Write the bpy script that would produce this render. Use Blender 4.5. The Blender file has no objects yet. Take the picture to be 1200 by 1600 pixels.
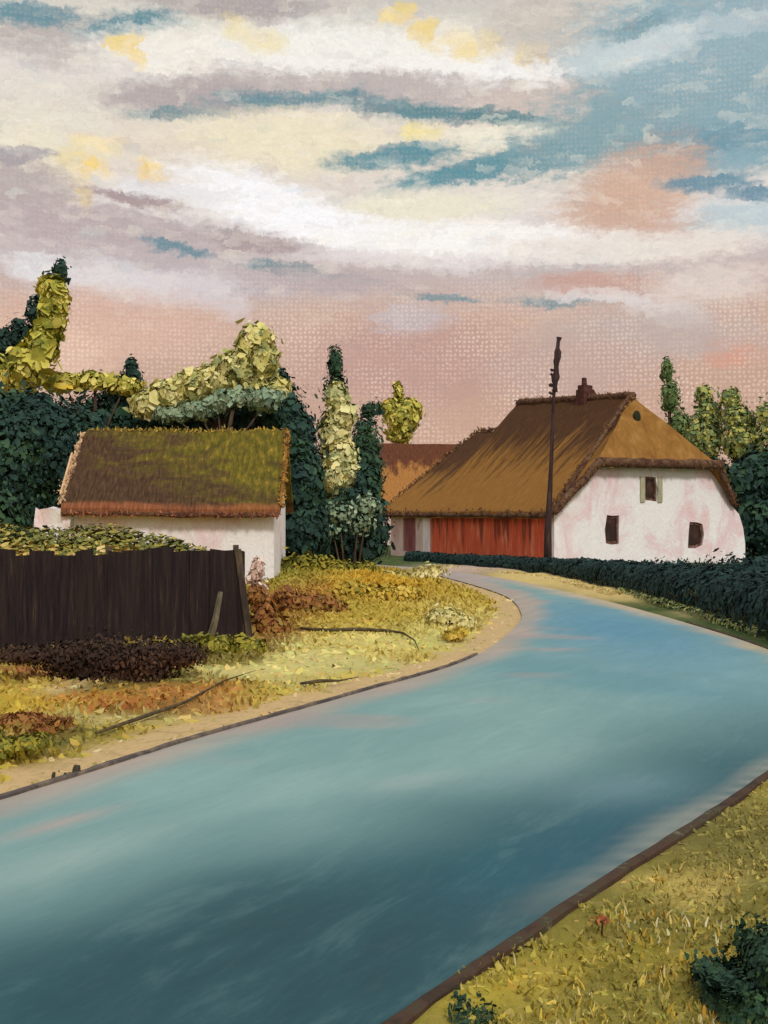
import bpy, bmesh, math, random
import numpy as np
from mathutils import Vector, Matrix, noise as mnoise

SC = bpy.context.scene
COL = SC.collection
rng = np.random.default_rng(7)
random.seed(7)
R = math.radians

def S(r, g, b, k=1.0):
    def f(c):
        c /= 255.0
        return (c / 12.92 if c <= 0.04045 else ((c + 0.055) / 1.055) ** 2.4) * k
    return (f(r), f(g), f(b), 1.0)

# ------------------------------------------------------------------ camera
EYE, F = 2.3, 1800.0
cam = bpy.data.cameras.new('camera')
cam.sensor_fit = 'HORIZONTAL'; cam.sensor_width = 36.0
cam.lens = 36.0 * F / 1200.0
cam.clip_start = 0.1; cam.clip_end = 3000
camo = bpy.data.objects.new('camera', cam); COL.objects.link(camo)
camo.location = (0, 0, EYE); camo.rotation_euler = (R(90), 0, 0)
SC.camera = camo
SC.view_settings.view_transform = 'Standard'; SC.view_settings.look = 'None'
SC.view_settings.exposure = 0.2; SC.view_settings.gamma = 1.0
SC.cycles.max_bounces = 5; SC.cycles.diffuse_bounces = 3

# ------------------------------------------------------------------ sun
SUN_AZ, SUN_EL = 158.0, 40.0            # clockwise from +Y, degrees
to_sun = Vector((math.sin(R(SUN_AZ)) * math.cos(R(SUN_EL)), math.cos(R(SUN_AZ)) * math.cos(R(SUN_EL)), math.sin(R(SUN_EL))))
sl = bpy.data.lights.new('sun', 'SUN'); sl.energy = 1.5; sl.angle = R(10); sl.color = (1.0, 0.95, 0.86)
so = bpy.data.objects.new('sun', sl); COL.objects.link(so)
so.rotation_euler = to_sun.to_track_quat('Z', 'Y').to_euler()

# ------------------------------------------------------------------ sky
W = bpy.data.worlds.new('World'); SC.world = W; W.use_nodes = True
nt = W.node_tree; nt.nodes.clear()
def N(t, **kw):
    n = nt.nodes.new(t)
    for k, v in kw.items(): setattr(n, k, v)
    return n
def L(a, b): nt.links.new(a, b)
def M(op, a, b=None, c=None):
    n = N('ShaderNodeMath', operation=op)
    for i, v in enumerate((a, b, c)):
        if v is None: continue
        if isinstance(v, (int, float)): n.inputs[i].default_value = v
        else: L(v, n.inputs[i])
    return n.outputs[0]
def VM(op, a, b=None):
    n = N('ShaderNodeVectorMath', operation=op)
    for i, v in enumerate((a, b)):
        if v is None: continue
        if isinstance(v, tuple): n.inputs[i].default_value = v
        else: L(v, n.inputs[i])
    return n.outputs['Value'] if op == 'LENGTH' else n.outputs['Vector']
def MIXC(fac, a, b, mode='MIX'):
    n = N('ShaderNodeMix', data_type='RGBA', blend_type=mode)
    for s, v in ((n.inputs[0], fac), (n.inputs[6], a), (n.inputs[7], b)):
        if isinstance(v, (int, float, tuple)): s.default_value = v
        else: L(v, s)
    return n.outputs[2]
tc = N('ShaderNodeTexCoord')
sep = N('ShaderNodeSeparateXYZ'); L(tc.outputs['Generated'], sep.inputs[0])
az = M('ARCTAN2', sep.outputs[0], sep.outputs[1])
el = M('ARCSINE', sep.outputs[2])
cmb = N('ShaderNodeCombineXYZ'); L(az, cmb.inputs[0]); L(el, cmb.inputs[1])
P0 = VM('SCALE', cmb.outputs[0]); P0.node.inputs['Scale'].default_value = 18.0     # one unit = 1/18 rad
def skypt(x, y):
    a = math.atan((x - 600) / F); e = math.atan((800 - y) / math.hypot(F, x - 600))
    return a * 18, e * 18
def NOISE(vec, scale, detail=4, rough=.6, stretch=(1, 1, 1)):
    mp = N('ShaderNodeMapping'); mp.inputs['Scale'].default_value = stretch; L(vec, mp.inputs[0])
    n = N('ShaderNodeTexNoise'); n.inputs['Scale'].default_value = scale
    n.inputs['Detail'].default_value = detail; n.inputs['Roughness'].default_value = rough
    L(mp.outputs[0], n.inputs[0])
    return n
nA = NOISE(P0, 1.0, 5, .62, (0.55, 1.3, 1))
dA = VM('MULTIPLY', VM('SUBTRACT', nA.outputs['Color'], (.5, .5, .5)), (1.0, .46, 0))
nB = NOISE(P0, 10.0, 5, .72, (.9, .75, 1))
dB = VM('MULTIPLY', VM('SUBTRACT', nB.outputs['Color'], (.5, .5, .5)), (.42, .24, 0))
Pd = VM('ADD', VM('ADD', P0, dA), dB)
# brush dabs: the cloud field is sampled at the middle of each streaky dab
mpv = N('ShaderNodeMapping'); mpv.inputs['Scale'].default_value = (3.6, 9.5, 1); L(Pd, mpv.inputs[0])
vor = N('ShaderNodeTexVoronoi', feature='F1', voronoi_dimensions='2D'); vor.inputs['Scale'].default_value = 1.0; L(mpv.outputs[0], vor.inputs['Vector'])
off = VM('MULTIPLY', VM('SUBTRACT', vor.outputs['Position'], mpv.outputs[0]), (1 / 3.6 * .38, 1 / 9.5 * .38, 0))
PS = VM('ADD', Pd, off)
sx = N('ShaderNodeSeparateXYZ'); L(PS, sx.inputs[0])
ramp = N('ShaderNodeValToRGB')
stops = [(800, (200, 165, 143)), (690, (200, 163, 142)), (600, (196, 160, 141)), (500, (203, 171, 153)), (425, (196, 180, 176)),
         (340, (228, 219, 214)), (240, (228, 215, 196)), (130, (226, 218, 210)), (60, (225, 220, 206)), (0, (204, 198, 190)), (-500, (190, 195, 198))]
lo, hi = skypt(600, 800)[1], skypt(600, -500)[1]
mr = N('ShaderNodeMapRange'); mr.inputs[1].default_value = lo; mr.inputs[2].default_value = hi; L(sx.outputs[1], mr.inputs[0])
cr = ramp.color_ramp
while len(cr.elements) < len(stops): cr.elements.new(0.5)
for e_, (y, c) in zip(cr.elements, stops):
    e_.position = (skypt(600, y)[1] - lo) / (hi - lo); e_.color = S(*c)
L(mr.outputs[0], ramp.inputs[0])
skyc = ramp.outputs[0]
CL = [  # x, y, half-width, half-height, tilt (deg, + = rising to the right), colour, opacity
 (110,62,150,36,0,(187,178,172),.9),(370,12,150,20,0,(172,162,160),.9),(40,18,80,18,0,(96,140,152),.9),(205,42,85,20,8,(90,138,150),.95),
 (300,95,170,42,0,(245,239,228),.9),(560,88,230,50,0,(246,242,234),.95),(770,118,190,30,2,(249,245,240),.95),
 (205,82,38,20,0,(243,214,136),.8),(390,55,52,22,0,(238,219,156),.7),(680,58,40,22,0,(242,214,136),.75),(762,80,66,20,0,(243,218,148),.75),(838,88,30,14,0,(243,214,135),.9),(620,18,30,14,0,(240,214,140),.9),
 (860,45,110,50,0,(196,186,176),.7),(320,152,190,28,3,(180,168,166),.95),(600,140,270,24,-3,(190,178,174),.95),(860,160,160,36,6,(207,190,180),.9),
 (450,155,120,13,4,(100,140,150),.9),(650,172,150,15,-6,(98,138,146),.95),(820,190,150,13,-7,(98,136,142),.95),(270,178,90,11,4,(124,148,152),.95),
 (450,222,180,46,0,(240,228,196),.9),(800,216,140,22,2,(242,234,212),.95),(660,208,36,16,0,(243,226,160),.9),(90,205,90,70,0,(230,222,206),.8),
 (620,246,100,19,4,(100,146,156),1),(770,262,170,22,10,(96,146,156),1),(930,215,170,34,14,(112,150,158),1),(1060,150,250,86,14,(138,166,171),1),
 (1110,55,210,90,0,(150,176,184),1),(1180,190,120,80,0,(142,170,178),.9),(1010,72,90,26,10,(206,216,217),.9),(930,92,40,28,0,(196,210,212),.8),(1150,35,70,20,0,(185,200,205),.8),(1105,232,140,36,0,(112,152,166),.95),(1000,45,60,14,10,(120,155,165),.8),
 (1000,290,120,58,16,(209,170,146),.85),(950,335,90,40,0,(206,170,148),.8),(1085,365,110,32,0,(207,170,152),.8),
 (1105,282,70,13,-4,(100,142,160),.9),(1185,302,56,14,-4,(98,138,158),.9),(1155,345,80,32,-6,(190,206,211),.9),(1150,250,50,16,0,(150,178,186),.7),
 (60,275,80,70,0,(240,230,202),.85),(140,255,62,34,0,(240,217,154),.9),(150,260,28,30,0,(244,208,120),.8),(235,265,36,17,0,(246,208,114),.8),(135,318,22,20,0,(243,214,140),.8),
 (650,330,170,28,0,(236,229,204),.9),(420,318,150,40,-16,(250,247,247),1),(520,358,190,32,-9,(252,250,250),1),(260,300,110,16,-4,(233,230,230),.8),
 (750,380,280,30,-2,(250,245,240),1),(1000,386,220,24,0,(233,223,213),.95),(600,405,220,14,-3,(226,216,214),.8),
 (20,246,60,13,8,(150,146,156),.9),(30,292,100,40,0,(181,167,166),.9),(150,358,230,36,-3,(186,170,170),.95),(212,312,70,9,-6,(166,144,144),.9),(405,380,90,18,-6,(172,154,154),.9),
 (300,428,280,32,-3,(191,177,178),.9),(268,386,62,8,-8,(112,142,152),.95),(480,425,105,9,-7,(112,142,147),.95),(700,466,74,7,-2,(128,146,151),.95),(880,468,90,7,-2,(128,148,152),.9),(520,440,120,20,-4,(186,170,170),.8),
 (190,441,100,30,-8,(223,216,215),.95),(58,420,46,19,0,(226,222,222),.95),(300,446,76,26,-4,(216,206,208),.9),(345,470,52,20,-28,(212,202,203),.8),
 (1035,482,66,20,-14,(226,216,211),.95),(930,460,84,11,-4,(224,214,210),.9),(1120,440,100,30,0,(226,210,200),.85),(930,440,90,18,0,(200,156,140),.75),
 (150,505,220,50,0,(216,177,158),.8),(50,560,120,60,0,(224,188,163),.85),(640,565,170,70,0,(190,151,140),.85),(1135,548,42,26,0,(214,152,128),.7),(1010,520,170,44,0,(190,173,166),.8),(890,575,140,52,0,(192,163,152),.8),(640,500,60,26,0,(196,186,190),.7),
]
# the rest of the sky, out of this view: the same broken cloud carried all the way round
nR = NOISE(P0, .35, 4, .6, (.5, 1.4, 1))
crr = N('ShaderNodeMapRange'); crr.inputs[1].default_value = .54; crr.inputs[2].default_value = .66; L(nR.outputs[0], crr.inputs[0])
awaym = N('ShaderNodeMapRange'); awaym.inputs[1].default_value = 7.5; awaym.inputs[2].default_value = 11; L(M('ABSOLUTE', sx.outputs[0]), awaym.inputs[0])
skyc = MIXC(M('MULTIPLY', crr.outputs[0], awaym.outputs[0]), skyc, S(130, 162, 170))
_r = random.Random(3); CL2 = []
for q in CL:
    x, y, rx, ry, rot, c, o = q
    if c[0] > 236 and c[2] < 160 and rx < 90:
        for k in range(5):
            j = _r.randint(-8, 10)
            CL2.append((x + _r.uniform(-.75, .75) * rx, y + _r.uniform(-.7, .7) * ry, rx * _r.uniform(.25, .5), ry * _r.uniform(.45, .9), _r.uniform(-30, 30), (min(250, c[0] + j), min(250, c[1] + j), c[2] + 2 * j), o * _r.uniform(.4, .85)))
    else: CL2.append(q)
CL = CL2
nM = NOISE(P0, 5.0, 6, .68, (.75, 1.7, 1))
brk = M('MULTIPLY', M('SUBTRACT', nM.outputs[0], .5), 1.35)
for (x, y, rx, ry, rot, c, o) in CL:
    cx, cy = skypt(x, y)
    mp = N('ShaderNodeMapping', vector_type='TEXTURE')
    mp.inputs['Location'].default_value = (cx, cy, 0)
    mp.inputs['Rotation'].default_value = (0, 0, R(rot))
    mp.inputs['Scale'].default_value = (rx / 100, ry / 100, 1)
    seq = VM('MULTIPLY_ADD', skyc, (1e-9, 1e-9, 1e-9)); L(PS, seq.node.inputs[2]); L(seq, mp.inputs[0])   # one cloud after another: keeps the shader small
    d = VM('LENGTH', mp.outputs[0])
    m = N('ShaderNodeMapRange', interpolation_type='SMOOTHSTEP'); L(M('ADD', d, brk), m.inputs[0])
    m.inputs[1].default_value = 1.32; m.inputs[2].default_value = .48; m.inputs[3].default_value = 0; m.inputs[4].default_value = o
    skyc = MIXC(m.outputs[0], skyc, S(*c))
# each dab is mixed a little warmer, cooler, lighter or greyer than its neighbours
sv = N('ShaderNodeSeparateXYZ'); L(vor.outputs['Color'], sv.inputs[0])
nW = NOISE(Pd, 2.2, 4, .65, (.7, 1.5, 1)); sw = N('ShaderNodeSeparateXYZ'); L(nW.outputs['Color'], sw.inputs[0])
def amt(a, b, lo_, hi_, mx_):
    q = N('ShaderNodeMapRange'); L(M('ADD', M('MULTIPLY', a, .35), M('MULTIPLY', b, .65)), q.inputs[0])
    q.inputs[1].default_value = lo_; q.inputs[2].default_value = hi_; q.inputs[4].default_value = mx_; return q.outputs[0]
hz = N('ShaderNodeMapRange'); hz.inputs[1].default_value = skypt(600, 560)[1]; hz.inputs[2].default_value = skypt(600, 380)[1]; L(sx.outputs[1], hz.inputs[0])
skyc = MIXC(M('MULTIPLY', amt(sv.outputs[0], sw.outputs[0], .56, .78, .42), hz.outputs[0]), skyc, S(248, 240, 222))
skyc = MIXC(amt(sv.outputs[1], sw.outputs[1], .58, .78, .22), skyc, S(182, 160, 158))
skyc = MIXC(M('MULTIPLY', amt(sv.outputs[2], sw.outputs[2], .62, .78, .22), hz.outputs[0]), skyc, S(150, 178, 186))
# bristle streaks and dry-brush grain of the cloud
nS = NOISE(Pd, 13.0, 4, .75, (0.8, 1.9, 1))
st = N('ShaderNodeMapRange'); st.inputs[1].default_value = .25; st.inputs[2].default_value = .75; st.inputs[3].default_value = .86; st.inputs[4].default_value = 1.12; L(nS.outputs[0], st.inputs[0])
skyc = VM('MULTIPLY', skyc, None); sm = skyc.node
cs = N('ShaderNodeCombineXYZ')
for i in range(3): L(st.outputs[0], cs.inputs[i])
L(cs.outputs[0], sm.inputs[1])
hsv = N('ShaderNodeMixRGB') if False else None
# coarse-grained mauve haze near the horizon
mpw = N('ShaderNodeMapping'); mpw.inputs['Scale'].default_value = (14.5, 14.5, 1); L(VM('ADD', P0, VM('MULTIPLY', dB, (.08, .08, 0))), mpw.inputs[0])
vw = N('ShaderNodeTexVoronoi', feature='F1', voronoi_dimensions='2D'); vw.inputs['Scale'].default_value = 1.0; vw.inputs['Randomness'].default_value = .38; L(mpw.outputs[0], vw.inputs['Vector'])
dot = N('ShaderNodeMapRange', interpolation_type='SMOOTHSTEP'); dot.inputs[1].default_value = .42; dot.inputs[2].default_value = .16; L(vw.outputs['Distance'], dot.inputs[0])
zone = N('ShaderNodeMapRange', interpolation_type='SMOOTHSTEP'); zone.inputs[3].default_value = .22; zone.inputs[1].default_value = skypt(600, 400)[1]; zone.inputs[2].default_value = skypt(600, 540)[1]; L(sx.outputs[1], zone.inputs[0])
nG = NOISE(P0, .9, 3, .6)
gz = N('ShaderNodeMapRange'); gz.inputs[1].default_value = .36; gz.inputs[2].default_value = .64; L(nG.outputs[0], gz.inputs[0])
fw = M('MULTIPLY', M('MULTIPLY', dot.outputs[0], zone.outputs[0]), M('MULTIPLY', gz.outputs[0], .62))
skyc = MIXC(fw, skyc, S(244, 216, 196))
nish = N('ShaderNodeTexSky', sky_type='NISHITA', sun_disc=False)
nish.sun_elevation = R(SUN_EL); nish.sun_rotation = R(SUN_AZ); nish.air_density = 1.0; nish.dust_density = 2.0
b1 = N('ShaderNodeBackground'); b1.inputs[1].default_value = .1; L(nish.outputs[0], b1.inputs[0])
b2 = N('ShaderNodeBackground'); b2.inputs[1].default_value = .90; L(skyc, b2.inputs[0])
mx = N('ShaderNodeMixShader'); mx.inputs[0].default_value = .97; L(b1.outputs[0], mx.inputs[1]); L(b2.outputs[0], mx.inputs[2])
wo = N('ShaderNodeOutputWorld'); L(mx.outputs[0], wo.inputs[0])
W.cycles.sampling_method = 'MANUAL'; W.cycles.sample_map_resolution = 512

# ------------------------------------------------------------------ helpers
def at(px, py, Y):
    return Vector(((px - 600) * Y / F, Y, EYE + (800 - py) * Y / F))
def gnd(px, py):
    Y = F * EYE / (py - 800.0)
    return ((px - 600) * Y / F, Y)

class MT:
    """small node-tree writer for a material"""
    def __init__(s, name, rough=.9, spec=.2):
        s.m = bpy.data.materials.new(name); s.m.use_nodes = True; s.t = s.m.node_tree
        s.b = s.t.nodes['Principled BSDF']; s.b.inputs['Roughness'].default_value = rough
        s.b.inputs['Specular IOR Level'].default_value = spec
    def n(s, t, **kw):
        n = s.t.nodes.new(t)
        for k, v in kw.items(): setattr(n, k, v)
        return n
    def l(s, a, b): s.t.links.new(a, b)
    def coord(s, kind='Object', scale=(1, 1, 1), rot=(0, 0, 0)):
        if kind == 'UV':
            u = s.n('ShaderNodeUVMap'); o = u.outputs[0]
        elif kind == 'World':
            u = s.n('ShaderNodeNewGeometry'); o = u.outputs['Position']
        else:
            u = s.n('ShaderNodeTexCoord'); o = u.outputs[kind]
        m = s.n('ShaderNodeMapping'); m.inputs['Scale'].default_value = scale; m.inputs['Rotation'].default_value = rot
        s.l(o, m.inputs[0]); return m.outputs[0]
    def along(s, deg, scale):
        u = s.n('ShaderNodeNewGeometry'); r = s.n('ShaderNodeMapping'); r.inputs['Rotation'].default_value = (0, 0, -R(deg)); s.l(u.outputs['Position'], r.inputs[0])
        m = s.n('ShaderNodeMapping'); m.inputs['Scale'].default_value = scale; s.l(r.outputs[0], m.inputs[0]); return m.outputs[0]
    def noise(s, vec, scale=1, detail=4, rough=.6, dist=0):
        n = s.n('ShaderNodeTexNoise'); s.l(vec, n.inputs[0])
        n.inputs['Scale'].default_value = scale; n.inputs['Detail'].default_value = detail
        n.inputs['Roughness'].default_value = rough; n.inputs['Distortion'].default_value = dist
        return n.outputs[0]
    def ramp(s, fac, stops, const=False):
        r = s.n('ShaderNodeValToRGB'); c = r.color_ramp
        c.interpolation = 'CONSTANT' if const else 'LINEAR'
        while len(c.elements) < len(stops): c.elements.new(.5)
        for e, (p, col) in zip(c.elements, stops): e.position = p; e.color = col
        s.l(fac, r.inputs[0]); return r.outputs[0]
    def math(s, op, a, b=None, c=None, clamp=False):
        n = s.n('ShaderNodeMath', operation=op, use_clamp=clamp)
        for i, v in enumerate((a, b, c)):
            if v is None: continue
            if isinstance(v, (int, float)): n.inputs[i].default_value = v
            else: s.l(v, n.inputs[i])
        return n.outputs[0]
    def mr(s, v, a, b, c=0, d=1):
        n = s.n('ShaderNodeMapRange'); s.l(v, n.inputs[0])
        for i, q in enumerate((a, b, c, d)): n.inputs[i + 1].default_value = q
        return n.outputs[0]
    def mix(s, fac, a, b, mode='MIX'):
        n = s.n('ShaderNodeMix', data_type='RGBA', blend_type=mode)
        for k, v in ((0, fac), (6, a), (7, b)):
            if isinstance(v, (int, float, tuple)): n.inputs[k].default_value = v
            else: s.l(v, n.inputs[k])
        return n.outputs[2]
    def bump(s, h, strength=.5, dist=.05):
        n = s.n('ShaderNodeBump'); n.inputs['Strength'].default_value = strength; n.inputs['Distance'].default_value = dist
        s.l(h, n.inputs['Height']); s.l(n.outputs[0], s.b.inputs['Normal'])
    def col(s, c):
        if isinstance(c, tuple): s.b.inputs['Base Color'].default_value = c
        else: s.l(c, s.b.inputs['Base Color'])
        return s.m
def brushed(name, cols, scale=3, stretch=(1, 1, 1), rough=.9, bump=.4, bdist=.03, kind='Object', rot=(0, 0, 0), spec=.2, lo=.3, hi=.7):
    m = MT(name, rough, spec); v = m.coord(kind, stretch, rot)
    f = m.noise(v, scale, 6, .68, .6)
    n = len(cols)
    c = m.ramp(f, [(lo + (hi - lo) * i / max(1, n - 1), q) for i, q in enumerate(cols)])
    if bump: m.bump(m.noise(v, scale * 3.5, 4, .6, .4), bump, bdist)
    return m.col(c)
def foliage(name, cols, scale=1.2, w=.5, rough=.75):
    """leaf colours: each leaf picks from the palette, neighbours tending alike"""
    m = MT(name, rough, .25)
    g = m.n('ShaderNodeNewGeometry')
    f = m.noise(m.coord('Object'), scale, 3, .6)
    f = m.mr(f, .3, .7)
    f = m.math('ADD', m.math('MULTIPLY', f, 1 - w), m.math('MULTIPLY', g.outputs['Random Per Island'], w))
    n = len(cols)
    c = m.ramp(f, [(.08 + .84 * i / max(1, n - 1), q) for i, q in enumerate(cols)])
    fine = m.noise(m.coord('Object', (1, 1, 1)), 14, 3, .6)
    c = m.mix(m.mr(fine, .35, .7, 0, .35), c, cols[-1])
    m.bump(m.noise(m.coord('Object', (1, 1, .5)), 22, 3, .6), .5, .03)
    return m.col(c)

def link(name, me, mat, parent=None, loc=None):
    o = bpy.data.objects.new(name, me); COL.objects.link(o)
    if mat is not None: me.materials.append(mat)
    if parent is not None: o.parent = parent
    if loc is not None: o.location = loc
    return o
def tag(o, label=None, cat=None, group=None, kind=None):
    for k, v in (('label', label), ('category', cat), ('group', group), ('kind', kind)):
        if v: o[k] = v
    return o
def empty(name, loc=(0, 0, 0), rz=0, **kw):
    o = bpy.data.objects.new(name, None); COL.objects.link(o); o.empty_display_size = .2
    o.location = loc; o.rotation_euler = (0, 0, rz); return tag(o, **kw)
def np_mesh(name, V, Fq, nper, smooth=False):
    """V (n,3); Fq (m,nper) indices"""
    me = bpy.data.meshes.new(name)
    V = np.asarray(V, np.float32); Fq = np.asarray(Fq, np.int32)
    me.vertices.add(len(V)); me.vertices.foreach_set('co', V.ravel())
    me.loops.add(Fq.size); me.loops.foreach_set('vertex_index', Fq.ravel())
    me.polygons.add(len(Fq)); me.polygons.foreach_set('loop_start', np.arange(0, Fq.size, nper, dtype=np.int32))
    me.polygons.foreach_set('loop_total', np.full(len(Fq), nper, np.int32))
    me.update(calc_edges=True); me.validate()
    if smooth: me.polygons.foreach_set('use_smooth', np.ones(len(Fq), bool))
    return me
def pmesh(name, V, Fs):
    me = bpy.data.meshes.new(name); me.from_pydata([tuple(v) for v in V], [], [tuple(f) for f in Fs]); me.update(); return me
def bm_mesh(name, bm, smooth=False):
    bmesh.ops.recalc_face_normals(bm, faces=bm.faces)
    me = bpy.data.meshes.new(name); bm.to_mesh(me); bm.free()
    if smooth: me.polygons.foreach_set('use_smooth', np.ones(len(me.polygons), bool))
    return me
def add_box(bm, c, s, rot=None):
    mt = Matrix.Translation(c)
    if rot is not None: mt = mt @ rot
    mt = mt @ Matrix.Diagonal((s[0], s[1], s[2], 1))
    return bmesh.ops.create_cube(bm, size=1, matrix=mt)['verts']
def add_tube(bm, pts, rads, seg=9, cap=True):
    rings = []
    pts = [Vector(p) for p in pts]
    for i, (p, r) in enumerate(zip(pts, rads)):
        d = (pts[min(i + 1, len(pts) - 1)] - pts[max(i - 1, 0)]).normalized()
        a = d.orthogonal().normalized(); b = d.cross(a)
        if i:  # keep the frame from spinning
            pa = rings[-1][0].co - pts[i - 1]; a = (pa - d * pa.dot(d)).normalized(); b = d.cross(a)
        rings.append([bm.verts.new(p + (a * math.cos(t) + b * math.sin(t)) * r) for t in [2 * math.pi * k / seg for k in range(seg)]])
    for q, w in zip(rings, rings[1:]):
        for k in range(seg): bm.faces.new((q[k], q[(k + 1) % seg], w[(k + 1) % seg], w[k]))
    if cap: bm.faces.new(rings[0][::-1]); bm.faces.new(rings[-1])
def wobble(bm, amp, freq=1.0, seed=0):
    for v in bm.verts:
        v.co += Vector(mnoise.noise_vector(v.co * freq + Vector((seed * 7.3, seed, 1.7)))) * amp
def cut(o, boxes):
    """cuts openings (centre, size) through a mesh object"""
    bm = bmesh.new()
    for c, s in boxes: add_box(bm, Vector(c), s)
    me = bm_mesh('opening', bm)
    k = bpy.data.objects.new('opening', me); COL.objects.link(k)
    k.matrix_world = o.matrix_world if o.parent is None else Matrix()
    md = o.modifiers.new('cut', 'BOOLEAN'); md.object = k; md.operation = 'DIFFERENCE'; md.solver = 'EXACT'
    par, o.parent = o.parent, None
    bpy.context.view_layer.update()
    ev = o.evaluated_get(bpy.context.evaluated_depsgraph_get())
    new = bpy.data.meshes.new_from_object(ev)
    o.modifiers.clear(); old = o.data; o.data = new
    o.parent = par
    bpy.data.objects.remove(k); bpy.data.meshes.remove(me)
    return o

# leaf dabs -----------------------------------------------------------
def dabs(C, Nn, size, aspect=.6, up=.5, jit=.25):
    """hexagonal folded leaf clumps: centres C (n,3), facing Nn, sizes (n,)"""
    n = len(C)
    Nn = Nn / np.maximum(1e-6, np.linalg.norm(Nn, axis=1, keepdims=True))
    ref = rng.normal(size=(n, 3)) + np.array([0, 0, up * 2.0])
    A = ref - (ref * Nn).sum(1, keepdims=True) * Nn
    A /= np.maximum(1e-6, np.linalg.norm(A, axis=1, keepdims=True))
    B = np.cross(Nn, A)
    ang = np.array([0, 45, 90, 135, 180, 225, 270, 315]) * math.pi / 180
    V = np.zeros((n, 8, 3))
    for k, t in enumerate(ang):
        rr = size * (1 + rng.uniform(-jit, jit, n) * 1.7)
        tt = t + rng.uniform(-.25, .25, n)
        lift = np.where(k in (0, 4), 0.08, -.10) * size * rng.uniform(.0, 1.9, n)
        V[:, k] = C + A * (rr * np.cos(tt))[:, None] + B * (rr * np.sin(tt) * aspect)[:, None] + Nn * lift[:, None]
    idx = (np.arange(n) * 8)[:, None]
    Fq = np.concatenate([idx + np.array([[0, 1, 2, 7]]), idx + np.array([[2, 3, 6, 7]]), idx + np.array([[3, 4, 5, 6]])], 1).reshape(-1, 4)
    return V.reshape(-1, 3), Fq
def crown_pts(blobs, n, shell=.55):
    """blobs: (centre, (rx,ry,rz)); points spread through them, more to the outside"""
    vol = np.array([b[1][0] * b[1][2] + .15 * b[1][0] * b[1][1] for b in blobs]); vol /= vol.sum()
    cnt = np.maximum(6, (vol * n).astype(int))
    Cs, Ns = [], []
    for (c, r), k in zip(blobs, cnt):
        d = rng.normal(size=(k, 3)); d /= np.linalg.norm(d, axis=1, keepdims=True)
        rad = (shell + (1 - shell) * rng.random(k) ** .8) * (1 + .24 * rng.normal(size=k) * (rng.random(k) > .5))
        Cs.append(np.array(c) + d * rad[:, None] * np.array(r))
        Ns.append(d + rng.normal(size=(k, 3)) * .22)
    return np.concatenate(Cs), np.concatenate(Ns)
def blob_px(Y, lst, depth=.8):
    """(px, py, half-width px, half-height px[, dy]) at distance Y -> ellipsoids"""
    out = []
    for b in lst:
        p = at(b[0], b[1], Y + (b[4] if len(b) > 4 else 0)); k = Y / F
        rx, rz = b[2] * k, b[3] * k
        out.append(((p.x, p.y, p.z), (rx, max(.35, min(rx, rz) * depth), rz)))
    return out
BARK = None
def tree(name, label, cat, base, blobs, mat, n, size, aspect=.65, group=None, lean=None, trunk_r=.14, shell=.5, up=.5, limbs=5):
    root = empty(name, base, 0, label=label, cat=cat, group=group)
    b = Vector(base)
    bl = [((c[0] - b.x, c[1] - b.y, c[2] - b.z), r) for c, r in blobs]
    fine = mat in (DARK, DARK2, GRN, MIXG)
    if fine: size *= .66
    C, Nn = crown_pts(bl, int(n * (4.4 if fine else 3.4)), shell)
    C[:, 2] = np.maximum(C[:, 2], size * .3)
    sz = size * np.where(rng.random(len(C)) < .72, rng.uniform(.20, .5, len(C)), rng.uniform(.5, 1.12, len(C)))
    V, Fq = dabs(C, Nn, sz, aspect, up)
    link('crown', np_mesh('crown', V, Fq, 4, True), mat, root)
    bm = bmesh.new()
    top = max(c[2] + .5 * r[2] for c, r in bl)
    tc_ = max(bl, key=lambda q: q[0][2])[0]
    pts = [(0, 0, -.05)] + [(tc_[0] * t ** 1.6 + .05 * math.sin(5 * t), tc_[1] * t ** 1.6, top * t) for t in (.2, .45, .7, .95)]
    add_tube(bm, pts, [trunk_r * q for q in (1.25, 1, .8, .55, .25)])
    order = sorted(bl, key=lambda q: -q[1][0] * q[1][2])[:limbs]
    for c, r in order:
        z0 = min(top * .6, max(.3, c[2] - r[2] * 1.1)); t = (z0 / top)
        s = Vector((tc_[0] * t ** 1.6, tc_[1] * t ** 1.6, z0)); e = Vector(c)
        add_tube(bm, [s, s.lerp(e, .5) + Vector((0, 0, .12)), e], [trunk_r * .5, trunk_r * .32, trunk_r * .12], 6)
    link('trunk', bm_mesh('trunk', bm, True), BARK, root)
    return root
def bush(name, label, cat, base, blobs, mat, n, size, aspect=.6, group=None, shell=.4, up=.5):
    b = Vector(base)
    bl = [((c[0] - b.x, c[1] - b.y, c[2] - b.z), r) for c, r in blobs]
    size *= .72; C, Nn = crown_pts(bl, int(n * 2.2), shell)
    C[:, 2] = np.abs(C[:, 2])
    V, Fq = dabs(C, Nn, size * np.where(rng.random(len(C)) < .5, rng.uniform(.3, .6, len(C)), rng.uniform(.7, 1.3, len(C))), aspect, up)
    root = empty(name, base, 0, label=label, cat=cat, group=group)
    link('foliage', np_mesh('foliage', V, Fq, 4, True), mat, root)
    for c, r in bl[:6]:
        bm = bmesh.new(); q = min(1, c[2] / .8)
        add_tube(bm, [(c[0] * .4, c[1] * .4, -.05), (c[0] * .7, c[1] * .7, c[2] * .5), (c[0], c[1], c[2])], [.05 * q, .035 * q, .012 * q], 6)
        link('stem', bm_mesh('stem', bm, True), BARK, root)
    return root

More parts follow.
